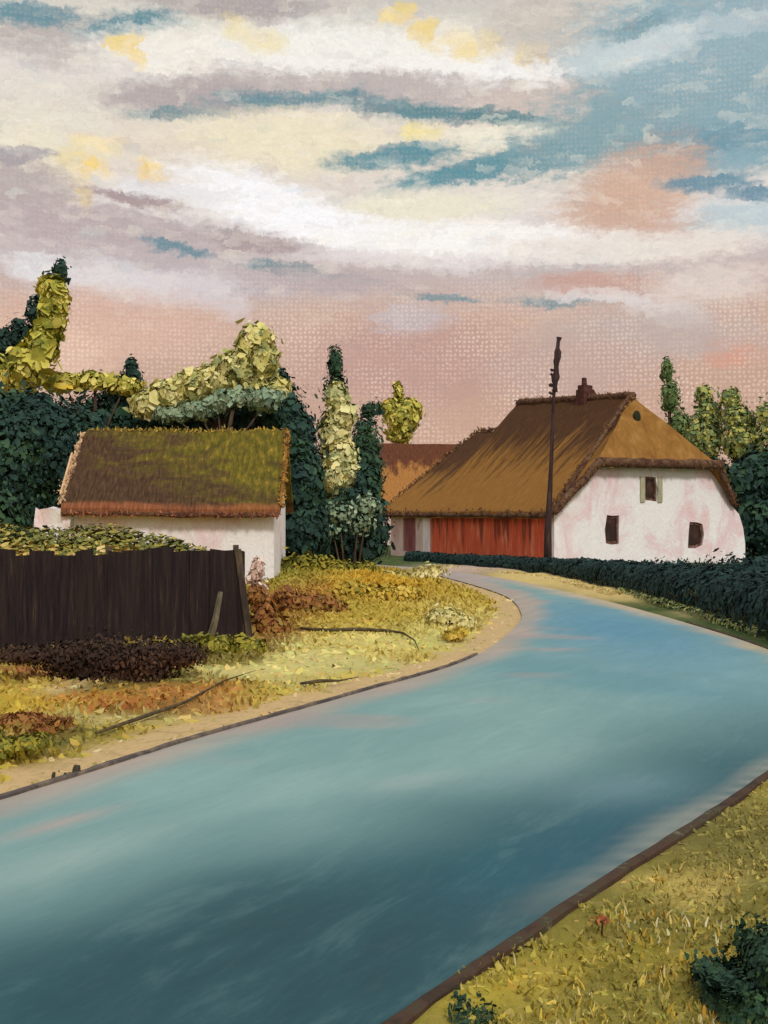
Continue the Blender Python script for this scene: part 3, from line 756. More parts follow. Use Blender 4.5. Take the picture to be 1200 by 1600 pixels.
def thatch(name, ochre=True):
    m = MT(name, .95, .1)
    u = m.n('ShaderNodeUVMap'); s = m.n('ShaderNodeSeparateXYZ'); m.l(u.outputs[0], s.inputs[0])
    st = m.noise(m.coord('UV', (1.6, .16, 1), (0, 0, -.12)), 1.9, 6, .72, .5)
    fine = m.noise(m.coord('UV', (6, .6, 1)), 3.0, 4, .7)
    c = m.ramp(m.mr(fine, .25, .75), [(0, S(130, 90, 46)), (.5, S(156, 110, 54)), (1, S(178, 132, 76))])
    # weathered brown straw under the ridge, running down in streaks
    f = m.math('ADD', m.mr(s.outputs[1], 1.2, 6.6, -.28, .84), m.mr(st, .3, .7, -.52, .55))
    d = m.ramp(m.mr(fine, .25, .75), [(0, S(54, 37, 30)), (.5, S(80, 55, 40)), (1, S(108, 74, 48))])
    c = m.mix(m.mr(f, .05, .52, 0, .95), c, d)
    m.bump(fine, .7, .06)
    return m.col(c)
THATCH = thatch('thatch')
HIPT = brushed('thatch_hip', [S(122, 84, 42), S(142, 100, 48), S(156, 112, 56), S(172, 130, 78)], 1.6, (1.3, 1.3, .5), .95, .5, .05)
ox = .42
def uv_side(co, n): return (co.y, math.hypot(co.x + ox, co.z - 2.32) if co.x < HW / 2 else math.hypot(HW + ox - co.x, co.z - 2.32))
RF = RIDGE + .42         # the old ridge rises a little towards the far end
GO = -.35                # gable overhang
hxr = (HIPZ - 2.32) / (RIDGE - 2.32) * (HW / 2 + ox) - ox
V = [(-ox, GO, 2.32), (-ox, MAIN, 2.32), (HW / 2, MAIN, RF), (HW / 2, 1.5, RIDGE), (hxr, GO, HIPZ), (lx(1143) + .05, GO + .2, 2.95), (lx(1143) + .05, MAIN, 2.95), (HW - hxr - .15, GO, HIPZ)]
roof = solid_roof('roof', V, [(0, 1, 2, 3, 4), (5, 7, 3, 2, 6)], THATCH, .3, house, uv_side, 5, .05, 1)
hip = solid_roof('hipped_gable', [(hxr, GO, HIPZ), (HW - hxr - .15, GO, HIPZ), (HW / 2, 1.5, RIDGE)], [(0, 1, 2)], HIPT, .3, house, lambda co, n: (co.x, co.z), 7, .04, 1)
V = [(-ox, MAIN + .004, 2.32), (-ox, HL + .3, 2.32), (HW / 2, HL + .1, ANR + .1), (HW / 2, MAIN + .004, ANR), (HW - .5, HL + .3, 2.9), (HW - .5, MAIN + .004, 2.9)]
solid_roof('annex_roof', V, [(0, 1, 2, 3), (5, 3, 2, 4)], THATCH, .3, house, lambda co, n: (co.y, uv_side(co, n)[1] * .95 + 1.0), 5, .05, 1)
prism('far_gable', [(.3, 2.4), (HW - 1.2, 2.6), (HW / 2, RF - .5)], MAIN - .35, MAIN - .15, HIPT, house)
# dark straw rolls along the verges, the hip and the ridge
DRK = brushed('dark_straw', [S(58, 38, 34), S(84, 56, 46), S(112, 84, 62), S(130, 116, 92)], 3.2, (1, 1, 1), .95, .6, .04)
def roll(name, pts, r, mat, parent, n=14):
    P = []
    for a, b in zip(pts, pts[1:]):
        for k in range(n): P.append(Vector(a).lerp(Vector(b), k / n))
    P.append(Vector(pts[-1])); bm = bmesh.new()
    add_tube(bm, [q + Vector(mnoise.noise_vector(q * 1.3)) * .05 for q in P], [r * (1 + .35 * mnoise.noise(q * 2.1)) for q in P], 8)
    return link(name, bm_mesh(name, bm, True), mat, parent)
e = .16
roll('verge_board', [(-ox + .1, GO - .03, 2.28), (hxr, GO - .05, HIPZ - e)], .17, DRK, house)
roll('verge_board', [(lx(1143) + .02, GO + .22, 2.6), (HW - hxr - .1, GO - .05, HIPZ - .2)], .13, DRK, house)
roll('hip_eave', [(hxr - .1, GO - .07, HIPZ - .12), (HW - hxr + .1, GO - .07, HIPZ - .12)], .2, DRK, house)
roll('ridge_cap', [(HW / 2, 1.35, RIDGE + .0), (HW / 2, MAIN - .05, RF + .02)], .16, DRK, house)
roll('hip_roll', [(hxr * .3 - ox * .5, GO + .1, 3.1), (HW / 2 - .1, 1.45, RIDGE + .02)], .09, DRK, house)
roll('eave_board', [(-ox + .02, GO, 2.16), (-ox + .02, HL + .2, 2.16)], .10, DRK, house, 30)
STRAW = foliage('straw_ends', [S(52, 34, 32), S(78, 52, 42), S(110, 78, 52), S(150, 108, 58)], 1.4, .6)
def fringe(parent, pts, r, n, size, mat=None):
    pts = [Vector(p) for p in pts]; ls = [(b - a).length for a, b in zip(pts, pts[1:])]; tot = sum(ls); Cc = []
    for a, b, l in zip(pts, pts[1:], ls):
        for k in range(int(n * l / tot)): Cc.append(a.lerp(b, random.random()) + Vector((random.gauss(0, r), random.gauss(0, r), random.gauss(0, r))))
    Cc = np.array([tuple(q) for q in Cc]); V, Fq = dabs(Cc, np.tile([-.3, -1, .5], (len(Cc), 1)) + rng.normal(size=(len(Cc), 3)) * .4, size * rng.uniform(.5, 1.3, len(Cc)), .35, .8)
    link('straw_fringe', np_mesh('straw_fringe', V, Fq, 4, True), mat or STRAW, parent)
fringe(house, [(-ox + .05, GO, 2.24), (-ox + .05, HL + .2, 2.24)], .06, 900, .10)
fringe(house, [(-ox + .1, GO - .1, 2.28), (hxr, GO - .12, HIPZ - .14), (HW - hxr, GO - .14, HIPZ - .14), (lx(1143) + .05, GO + .1, 2.6)], .07, 900, .08)
fringe(house, [(HW / 2, 1.4, RIDGE + .04), (HW / 2, MAIN, RF + .06)], .06, 460, .10)
fringe(house, [(-ox, GO, 2.5), (HW / 2, 1.4, RIDGE)], .05, 320, .10)
fringe(house, [(HW / 2, MAIN, RF), (HW / 2, MAIN + .2, ANR + .1), (HW / 2, HL, ANR + .15), (-ox, HL + .25, 2.4)], .06, 460, .10)
# vent hole in the hip
kx = HW / 2 - .25; kz = 6.35
sl_ = (1.5 - GO) / (RIDGE - HIPZ); ky = GO + (kz - HIPZ) * sl_
bm = bmesh.new()
bmesh.ops.create_uvsphere(bm, u_segments=14, v_segments=8, radius=1, matrix=Matrix.Translation((kx, ky - .02, kz)) @ Matrix.Diagonal((.20, .10, .30, 1)))
link('vent', bm_mesh('vent', bm, True), brushed('vent_dark', [S(34, 36, 26), S(58, 60, 36)], 6, (1, 1, 1), .9, .4, .02), house)
# chimney on the ridge
cy_ = 4.8; zr = RIDGE + .42 * (cy_ - 1.5) / (MAIN - 1.5)
BRK = brushed('chimney_brick', [S(62, 40, 38), S(88, 56, 50), S(116, 78, 66)], 4, (1, 1, 1.6), .95, .7, .04)
bm = bmesh.new()
add_box(bm, Vector((HW / 2, cy_, zr - .05)), (.62, .62, .9)); add_box(bm, Vector((HW / 2, cy_, zr + .45)), (.50, .50, .3))
bmesh.ops.bevel(bm, geom=bm.edges[:], offset=.03, segments=1)
wobble(bm, .03, 2)
chim = link('chimney', bm_mesh('chimney', bm), BRK, roof)
bm = bmesh.new(); add_tube(bm, [(HW / 2 - .05, cy_, zr + .6), (HW / 2 - .06, cy_, zr + .95)], [.13, .11], 9); link('chimney_pot', bm_mesh('chimney_pot', bm), BRK, house)

# ------------------------------------------------------------------ second cottage behind
fc = empty('far_cottage', (at(655, 800, 76).x, 76, 0), R(6), label='distant brown roofed cottage half hidden left of the farmhouse', cat='house')
prism('wall', [(-3.4, -.2), (4.5, -.2), (4.5, 3.0), (-3.4, 3.0)], .4, 4.6, MAUVE, fc)
FT = MT('far_thatch', .95, .1)
uu = FT.n('ShaderNodeUVMap'); ss = FT.n('ShaderNodeSeparateXYZ'); FT.l(uu.outputs[0], ss.inputs[0])
nn = FT.noise(FT.coord('UV', (1, .4, 1)), 1.6, 5, .7); n2_ = FT.noise(FT.coord('UV', (4, .8, 1)), 3, 4, .7)
FT.bump(n2_, .6, .06)
FT = FT.col(FT.mix(FT.mr(FT.math('ADD', FT.mr(ss.outputs[1], .5, 5.5, 0, 1), FT.mr(nn, .3, .7, -.22, .22)), .46, .60), FT.ramp(n2_, [(.3, S(160, 108, 56)), (.7, S(190, 136, 82))]), FT.ramp(n2_, [(.3, S(84, 52, 42)), (.7, S(124, 78, 56))])))
solid_roof('roof', [(-3.9, 0, 2.6), (5, 0, 2.6), (4.3, 2.5, 6.95), (-3.2, 2.5, 6.95), (-3.9, 5, 2.6), (5, 5, 2.6)], [(0, 1, 2, 3), (4, 3, 2, 5), (0, 3, 4), (1, 5, 2)], FT, .25, fc, lambda co, n: (co.x, math.hypot(co.y if co.y < 2.5 else 5 - co.y, co.z - 2.6)), 5, .05, 3)

# ------------------------------------------------------------------ low white cottage on the left
LY = 31.8
xl, xr = -8.75, -2.95
lc = empty('white_cottage', ((xl + xr) / 2, LY, 0), 0, label='low white cottage with mossy brown roof behind the plank fence', cat='house')
hw = (xr - xl) / 2
wall = prism('wall', [(-hw + .1, -.3), (hw - .12, -.3), (hw - .12, 2.55), (-hw + .1, 2.55)], .3, 4.1, WHITE, lc)
bm = bmesh.new()
vs = [bm.verts.new(q) for q in [(-hw + .11, .32, 2.5), (-hw + .11, 4.08, 2.5), (-hw + .11, 2.2, 4.2), (hw - .13, .32, 2.5), (hw - .13, 4.08, 2.5), (hw - .13, 2.2, 4.2)]]
for f in [(0, 1, 2), (5, 4, 3), (0, 2, 5, 3), (1, 4, 5, 2), (0, 3, 4, 1)]: bm.faces.new([vs[i] for i in f])
link('gable', bm_mesh('gable', bm), WHITE, lc)
m = MT('mossy_roof', .95, .1)
u = m.n('ShaderNodeUVMap'); s = m.n('ShaderNodeSeparateXYZ'); m.l(u.outputs[0], s.inputs[0])
fine = m.noise(m.coord('UV', (5, .9, 1), (0, 0, .25)), 3.2, 4, .7); big = m.noise(m.coord('UV', (.5, 1.3, 1)), 1.5, 5, .65, .5)
c = m.ramp(fine, [(.3, S(60, 44, 35)), (.5, S(84, 63, 48)), (.72, S(112, 86, 62))])
mossc = m.ramp(m.noise(m.coord('UV', (2.4, .8, 1), (0, 0, -.5)), 3.4, 4, .7), [(.3, S(74, 74, 34)), (.48, S(106, 98, 38)), (.62, S(142, 124, 46)), (.74, S(206, 170, 66))])
mf = m.math('ADD', m.math('ADD', m.mr(s.outputs[0], -3.0, 2.2, -.44, .34), m.mr(s.outputs[1], .2, 2.6, -.22, .26)), m.mr(big, .3, .7, -.38, .42))
c = m.mix(m.mr(mf, -.15, .40, 0, .92), c, mossc)
ef = m.math('ADD', m.mr(s.outputs[1], .10, .42, 1, 0), m.mr(big, .3, .7, -.4, .3))
c = m.mix(m.mr(ef, .45, .9, 0, .75), c, m.ramp(fine, [(.3, S(128, 70, 48)), (.7, S(182, 116, 78))]))
m.bump(fine, .7, .05); MOSS = m.col(c)
lr = solid_roof('roof', [(-hw - .15, -.1, 2.42), (hw + .1, -.1, 2.36), (hw + .1, 2.2, 4.70), (-hw - .05, 2.2, 4.72), (-hw - .15, 4.5, 2.4), (hw + .1, 4.5, 2.4)], [(0, 1, 2, 3), (4, 3, 2, 5)], MOSS, .16, lc, lambda co, n: (co.x, math.hypot(min(co.y, 4.4 - co.y) + .1, co.z - 2.4)), 6, .05, 5)
roll('eave_board', [(-hw - .1, -.08, 2.26), (hw + .05, -.08, 2.22)], .07, DRK, lc, 20)
RAG = foliage('eave_rag', [S(66, 38, 36), S(92, 54, 46), S(150, 88, 58), S(190, 120, 80)], 1.6, .6)
fringe(lc, [(-hw - .1, -.12, 2.27), (hw + .05, -.12, 2.23)], .035, 520, .065, RAG)
fringe(lc, [(-hw - .05, 2.2, 4.72), (hw + .1, 2.2, 4.70)], .035, 340, .065, foliage('moss_edge', [S(84, 64, 46), S(118, 100, 46), S(170, 144, 56), S(206, 170, 70)], 1.4, .6))
fringe(lc, [(-hw - .2, .0, 2.5), (-hw - .12, 2.1, 4.6)], .04, 240, .07, foliage('peach_edge', [S(120, 90, 76), S(206, 166, 130), S(236, 204, 164)], 2, .6))
fringe(lc, [(hw + .12, .0, 2.5), (hw + .12, 2.1, 4.7)], .04, 240, .07, foliage('ochre_edge', [S(70, 54, 44), S(140, 100, 50), S(200, 150, 60)], 2, .6))
PEACH = brushed('peach_board', [S(206, 166, 130), S(232, 196, 156), S(160, 120, 100)], 3, (1, 1, 1), .9, .4, .02)
bm = bmesh.new()
d = Vector((0, 2.2, 2.2)).normalized()
add_box(bm, Vector((-hw - .24, .85, 3.36)), (.05, 1.7, .16), Matrix.Rotation(math.atan2(2.3, 2.3), 4, 'X'))
link('bargeboard', bm_mesh('bargeboard', bm), PEACH, lc)
roll('bargeboard', [(hw + .10, -.05, 2.45), (hw + .10, 2.2, 4.72)], .04, brushed('ochre_board', [S(84, 62, 46), S(150, 104, 50), S(190, 140, 60)], 3, (1, 1, 1), .9, .4, .02), lc)
# stretch of white garden wall carrying on to the left
gw = empty('garden_wall', (-9.2, LY + .2, 0), 0, label='rough white garden wall joining the left end of the low cottage', cat='wall')
bm = bmesh.new(); add_box(bm, Vector((0, 0, 1.15)), (.95, .3, 2.5)); bmesh.ops.subdivide_edges(bm, edges=bm.edges, cuts=5, use_grid_fill=True); wobble(bm, .16, 2.3, 2)
link('wall_body', bm_mesh('wall_body', bm), WHITE, gw)

# ------------------------------------------------------------------ plank fence
FY0, FX0, FY1, FX1 = 16.6, -8.6, 20.2, -2.45
fa = math.atan2(FY1 - FY0, FX1 - FX0); fl = math.hypot(FY1 - FY0, FX1 - FX0)
fen = empty('plank_fence', (FX0, FY0, 0), fa, label='weathered dark brown plank fence along the left verge', cat='fence')
PLK = MT('old_planks', .9, .15)
g_ = PLK.n('ShaderNodeNewGeometry'); fn = PLK.noise(PLK.coord('Object', (5, 1, .35)), 2.6, 6, .7, .4)
c = PLK.ramp(fn, [(.28, S(34, 28, 33)), (.45, S(48, 39, 42)), (.6, S(62, 50, 48)), (.74, S(112, 92, 68))])
c = PLK.mix(PLK.mr(g_.outputs['Random Per Island'], .3, 1, 0, .35), c, S(66, 54, 48))
PLK.bump(fn, 1.0, .08); PLK = PLK.col(c)
bm = bmesh.new(); x = 0
while x < fl - .1:
    w = random.uniform(.24, .38); w = min(w, fl - x)
    hgt = 1.66 + random.uniform(-.09, .06); top = random.uniform(-.03, .03)
    vs = add_box(bm, Vector((x + w / 2, random.choice((-.02, .0, .012)) + random.uniform(-.006, .006), hgt / 2)), (w + .03, .02, hgt), Matrix.Rotation(random.uniform(-.018, .018), 4, 'Y') @ Matrix.Rotation(random.uniform(-.05, .05), 4, 'Z'))
    for q in vs:
        if q.co.z > .8: q.co.z += top * (1 if q.co.x > x + w / 2 else -1)
    x += w
link('plank', bm_mesh('plank', bm), PLK, fen)
for z in (.45, 1.3):
    bm = bmesh.new(); add_box(bm, Vector((fl / 2, .06, z)), (fl, .05, .09)); link('rail', bm_mesh('rail', bm), PLK, fen)
POST = brushed('post_wood', [S(48, 40, 40), S(74, 62, 54), S(112, 96, 72)], 3, (3, 3, .5), .9, .6, .03)
for k in range(4):
    bm = bmesh.new(); xx = .2 + k * (fl - .3) / 3
    add_tube(bm, [(xx, .14, -.1), (xx + .01, .14, .9), (xx, .14, 1.72)], [.07, .065, .055], 8); link('post', bm_mesh('post', bm, True), POST, fen)
bm = bmesh.new(); add_box(bm, Vector((fl - .02, -.03, .78)), (.12, .06, 1.75), Matrix.Rotation(R(-8), 4, 'Y')); wobble(bm, .02, 2)
link('end_post', bm_mesh('end_post', bm), POST, fen)
p0 = at(325, 1012, 19.3); p1 = at(345, 925, 19.55)
bm = bmesh.new(); add_tube(bm, [(p0.x, p0.y, .02), p0.lerp(p1, .5) + Vector((.02, 0, 0)), p1], [.075, .06, .045], 5); 
tag(link('loose_plank', bm_mesh('loose_plank', bm), brushed('grey_plank', [S(76, 68, 58), S(104, 94, 76), S(132, 120, 96)], 3, (3, 3, .5), .9, .6, .03)), 'grey loose plank leaning on the right end of the fence', 'plank')

# ------------------------------------------------------------------ pole
px0 = at(856, 0, 43.3).x; ptop = at(873, 527, 43.3)
pole = empty('utility_pole', (px0, 43.3, 0), 0, label='thin dark wooden utility pole standing before the thatched farmhouse', cat='pole')
POLE = brushed('pole_wood', [S(44, 32, 36), S(66, 50, 50), S(96, 78, 72)], 3, (4, 4, .4), .9, .5, .02)
dx = ptop.x - px0; T = ptop.z
bm = bmesh.new(); add_tube(bm, [(0, 0, -.1), (.0, 0, 1.5), (dx * .3, 0, T * .45), (dx * .55, 0, T * .75), (dx * .75, 0, T * .88), (dx, 0, T)], [.17, .14, .075, .06, .08, .07], 9)
link('shaft', bm_mesh('shaft', bm, True), POLE, pole)
bm = bmesh.new()
zs = np.linspace(.77, 1.0, 12)
add_tube(bm, [(dx * (.62 + .38 * (q - .77) / .23) + .02 * math.sin(q * 90), 0, T * q) for q in zs], [.115 + .035 * math.sin(q * 70) + .02 * math.sin(q * 190) - .05 * max(0, (q - .93) / .07) for q in zs], 8)
link('top_sleeve', bm_mesh('top_sleeve', bm, True), POLE, pole)
for k in range(5):
    z = T * (.76 + .024 * k + .012 * math.sin(k * 2.3)); xx = dx * (.60 + .05 * k); bm = bmesh.new()
    add_tube(bm, [(xx - .02, 0, z), (xx - .14 - .07 * math.sin(k * 1.9) ** 2, 0, z + .02), (xx - .2, 0, z + .07)], [.05, .05, .05], 6)
    link('insulator', bm_mesh('insulator', bm), POLE, pole)
# ------------------------------------------------------------------ trees
DARK = foliage('leaf_dark_teal', [S(22, 46, 52), S(28, 54, 60), S(36, 64, 64), S(52, 84, 66), S(78, 106, 72)], .8, .35)
DARK2 = foliage('leaf_dark_green', [S(30, 54, 54), S(42, 70, 62), S(58, 88, 60), S(76, 104, 62)], .9, .5)
PALE = foliage('leaf_pale_yellow', [S(78, 98, 62), S(150, 158, 84), S(222, 210, 116), S(248, 236, 164), S(252, 244, 200)], 1.1, .55)
PALE2 = foliage('leaf_yellow_green', [S(62, 94, 56), S(130, 148, 66), S(200, 194, 90), S(240, 228, 140), S(244, 206, 70)], .9, .5)
BLUE = foliage('leaf_blue_green', [S(64, 96, 86), S(110, 140, 116), S(150, 172, 140), S(196, 206, 170)], 1.0, .55)
POPL = foliage('leaf_poplar', [S(76, 108, 84), S(166, 182, 136), S(226, 226, 168), S(248, 242, 184), S(242, 208, 96)], 1.0, .55)
MIXG = foliage('leaf_mixed', [S(52, 82, 56), S(82, 112, 66), S(124, 150, 90), S(210, 196, 72), S(214, 214, 160)], 1.2, .6)
GRN = foliage('leaf_fresh_green', [S(60, 88, 56), S(86, 114, 66), S(116, 142, 84), S(146, 160, 104)], 1.2, .6)
def gp(px, Y): return ((px - 600) * Y / F, Y, 0)

tree('dark_tree', 'big dark teal tree at the left edge behind the low cottage', 'tree', gp(20, 36), blob_px(36, [(-10,720,120,110),(60,680,80,70),(110,720,70,90),(0,800,96,80),(-60,650,80,60),(40,640,60,34),(40,800,50,60)]), DARK, 6500, .22, group='dark trees behind the low cottage')
tree('dark_tree', 'dark teal tree rising behind the left end of the mossy roof', 'tree', gp(190, 41), blob_px(41.5, [(190,650,70,50),(150,690,70,70),(230,660,60,50),(205,600,20,30),(205,575,10,20)]), DARK, 2400, .27, group='dark trees behind the low cottage')
tree('dark_tree', 'dark teal tree directly behind the middle of the mossy roof', 'tree', gp(330, 41.5), blob_px(41.5, [(300,665,90,50),(380,655,90,50),(430,650,50,60),(440,600,14,26),(330,700,100,60)]), DARK, 3000, .27, group='dark trees behind the low cottage')
tree('dark_tree', 'tall dark teal tree closing the right end of the low cottage', 'tree', gp(468, 37), blob_px(37, [(462,690,32,56),(470,760,38,80),(470,830,46,60),(455,650,20,30)]), DARK, 3200, .24, group='dark trees behind the low cottage')
tree('pale_tree', 'tall leaning yellow green tree at the top left edge', 'tree', gp(10, 38.5), blob_px(38.5, [(88,470,20,36),(82,500,22,38),(66,540,26,34),(42,575,34,34),(15,595,36,24),(75,450,16,16),(-20,590,40,40)]), PALE2, 1100, .30, .75, group='pale trees above the low cottage')
tree('dark_tree', 'narrow dark blue tree just behind the leaning yellow one', 'tree', gp(-10, 40), blob_px(40, [(95,425,12,22),(78,450,16,26),(58,490,18,30),(30,525,26,28),(5,545,30,30),(-20,580,40,40)]), DARK, 900, .24, group='dark trees behind the low cottage')
tree('pale_tree', 'pale yellow tree with a slanting crown above the mossy roof', 'tree', gp(300, 40), blob_px(39.6, [(400,535,30,30),(410,560,26,28),(370,575,34,28),(335,595,36,26),(300,600,34,24),(265,615,34,22),(228,632,26,20),(395,600,34,20),(430,605,24,18)]), PALE, 1500, .27, .75, group='pale trees above the low cottage')
tree('silver_tree', 'low blue green tree under the slanting pale crown', 'tree', gp(330, 39.4), blob_px(39.2, [(420,625,36,18),(370,622,40,14),(310,640,36,14),(270,648,30,12),(340,632,30,12)]), BLUE, 800, .20, .7)
tree('olive_shrub', 'olive green crown showing over the dark trees left of the roof', 'tree', gp(150, 40.5), blob_px(40.4, [(100,598,40,16),(150,596,44,15),(195,604,30,14),(20,620,40,14)]), PALE2, 420, .22, .6)
tree('dark_poplar', 'slim dark poplar tip right behind the pale poplar', 'tree', gp(528, 43), blob_px(43, [(524,570,13,34),(524,615,20,36),(520,680,26,50),(518,750,28,60),(560,740,40,60),(500,800,40,70)]), DARK2, 2400, .2)
tree('pale_poplar', 'slim pale cream poplar between the two houses', 'tree', gp(535, 42), blob_px(42, [(528,622,18,26),(536,650,23,26),(524,680,22,30),(532,715,26,34),(522,745,30,30),(545,750,26,36),(545,785,30,28),(556,812,24,18)]), POPL, 1500, .23, .78, trunk_r=.12)
bush('dark_bush', 'big dark bush with pale blue flecks under the cream poplar', 'bush', gp(560, 41), blob_px(41, [(560,800,44,50),(530,820,50,50),(585,830,26,44),(500,840,40,44),(560,855,48,30),(575,760,24,40)]), DARK, 2600, .2)
bush('fleck_bush', 'blue green leafy shrub in front of the big dark bush', 'bush', gp(545, 40.2), blob_px(40.2, [(530,800,34,24),(560,815,36,22),(575,790,22,26),(520,830,28,14)]), BLUE, 330, .13, .7)
tree('round_tree', 'small round yellow green tree behind the distant cottage roof', 'tree', gp(628, 82), blob_px(82, [(628,655,28,26),(612,640,20,18),(640,640,20,20),(625,680,20,16),(622,612,7,16)]), PALE2, 700, .38)
tree('dark_tree', 'small dark tree left of the round yellow one', 'tree', gp(576, 66), blob_px(66, [(580,640,20,14),(572,690,24,50),(575,740,26,60)]), DARK2, 700, .3)
tree('conifer', 'thin green conifer directly right of the farmhouse ridge', 'tree', gp(1052, 66), blob_px(66, [(1042,580,10,24),(1048,620,17,28),(1060,665,18,30),(1070,710,20,40)]), GRN, 800, .26)
tree('leafy_tree', 'green and yellow tree beyond the right slope of the farmhouse', 'tree', gp(1105, 62), blob_px(62, [(1100,620,16,20),(1108,650,24,26),(1105,690,30,34),(1090,680,22,36)]), MIXG, 900, .28, group='green and yellow trees right of the farmhouse')
tree('leafy_tree', 'yellow flecked tree second from the right edge', 'tree', gp(1150, 61), blob_px(61, [(1143,625,17,20),(1150,655,26,24),(1160,690,34,34)]), MIXG, 900, .28, group='green and yellow trees right of the farmhouse')
tree('leafy_tree', 'yellow flecked tree cut by the right edge', 'tree', gp(1200, 60), blob_px(60, [(1195,650,24,26),(1205,690,34,40),(1230,640,34,50),(1260,690,40,60)]), MIXG, 900, .28, group='green and yellow trees right of the farmhouse')
bush('dark_thicket', 'tall dark teal thicket at the right end of the white gable', 'bush', gp(1190, 54), blob_px(54, [(1160,760,50,44),(1200,750,60,50),(1190,820,60,60),(1150,820,36,56),(1240,800,60,90),(1110,730,26,18)]), DARK, 4200, .3)

# ------------------------------------------------------------------ hedges
def hedge(name, label, line, widths, heights, mat, n, size, kind='hedge'):
    line = np.array(line, float); s = np.concatenate([[0], np.cumsum(np.linalg.norm(np.diff(line, axis=0), axis=1))])
    q = rng.random(n) * s[-1]
    x = np.interp(q, s, line[:, 0]); y = np.interp(q, s, line[:, 1]); w = np.interp(q, s, widths); hh = np.interp(q, s, heights)
    d = np.gradient(line, axis=0); d /= np.linalg.norm(d, axis=1, keepdims=True)
    nx_, ny_ = np.interp(q, s, d[:, 1]), np.interp(q, s, -d[:, 0])
    a = rng.uniform(0, math.pi, n); rr = .72 + .3 * rng.random(n) + .12 * vnoise(q, q * 0, .8, 21)
    ox_ = np.cos(a) * w / 2 * rr; z = np.sin(a) ** .6 * hh * rr
    C = np.stack([x + nx_ * ox_, y + ny_ * ox_, z], 1)
    Nn = np.stack([nx_ * np.cos(a), ny_ * np.cos(a), np.sin(a)], 1) + rng.normal(size=(n, 3)) * .2
    b = np.array([line[len(line) // 2][0], line[len(line) // 2][1], 0])
    V, Fq = dabs(C - b, Nn, size * rng.uniform(.6, 1.3, n), .55, .6)
    root = empty(name, tuple(b), 0, label=label, cat=kind)
    link('foliage', np_mesh('foliage', V, Fq, 4, True), mat, root)
    for k in np.linspace(0, s[-1], 14):
        bm = bmesh.new()
        bx, by = np.interp(k, s, line[:, 0]) - b[0], np.interp(k, s, line[:, 1]) - b[1]; hz = np.interp(k, s, heights)
        add_tube(bm, [(bx, by, -.05), (bx + .05, by, hz * .7)], [.04, .02], 6)
        link('stem', bm_mesh('stem', bm, True), BARK, root)
    return root
HEDGE = foliage('leaf_hedge', [S(20, 42, 46), S(28, 52, 54), S(36, 60, 58), S(48, 78, 70)], 1.4, .5)
hedge('clipped_hedge', 'long dark teal hedge between the road and the thatched farmhouse', [(1.2, 52.5), (3.2, 49.5), (5.2, 45.6), (6.6, 41.6), (7.35, 36), (7.75, 30), (7.9, 25), (7.95, 20), (7.9, 16)], [.8, .9, 1.2, 1.6, 1.9, 2.1, 2.2, 2.3, 2.3], [.5, .5, .55, .62, .76, .90, 1.02, 1.16, 1.26], HEDGE, 24000, .085)
bush('hedge_shrub', 'ragged dark shrub growing behind the hedge below the gable', 'bush', (11.6, 34.5, 0), [((11.6, 34.5, .45), (2.6, 2.2, .6)), ((14.5, 33, .45), (2.5, 2, .6)), ((9.6, 38.5, .3), (1.6, 1.6, .4)), ((13.0, 38.5, .2), (3, 2, .4))], HEDGE, 5000, .13)
LGRN = foliage('leaf_verge', [S(60, 92, 72), S(104, 130, 84), S(170, 176, 104), S(216, 208, 130)], 1.4, .6)
hedge('verge_weeds', 'light green weeds along the foot of the long hedge', [(6.55, 32), (6.75, 29), (6.9, 24.5), (7.0, 21)], [.4, .45, .45, .4], [.2, .22, .2, .16], LGRN, 900, .05, 'weeds')
hedge('verge_weeds', 'pale yellow weeds along the far end of the long hedge', [(2.2, 48.6), (4.4, 43.2), (5.5, 39.5), (6.0, 35), (6.3, 31)], [.5, .5, .5, .5, .4], [.10, .10, .12, .14, .16], foliage('leaf_sunny', [S(170, 150, 76), S(222, 196, 116), S(244, 220, 150), S(248, 232, 180)], 1.6, .6), 1300, .05, 'weeds')
FGRN = foliage('leaf_front_hedge', [S(54, 72, 44), S(78, 94, 52), S(106, 118, 56), S(150, 142, 60), S(214, 190, 110)], 1.3, .6)
hedge('garden_hedge', 'uneven green hedge between the plank fence and the low cottage', [(-10.6, 24.2), (-8.5, 24.6), (-6.5, 25.0), (-4.9, 25.3), (-3.95, 25.5)], [1.2, 1.2, 1.1, 1.0, .7], [2.1, 2.06, 2.0, 1.88, 1.45], FGRN, 11000, .075)
hedge('yellow_weeds', 'straggly yellow growth poking over the plank fence', [(-6.8, 19.4), (-5.2, 20.2), (-4.0, 20.9), (-3.3, 21.2)], [.5, .5, .5, .4], [1.62, 1.72, 1.7, 1.5], foliage('leaf_straw', [S(104, 98, 44), S(170, 146, 62), S(222, 190, 112), S(232, 206, 140)], 1.6, .7), 1300, .08, 'weeds')

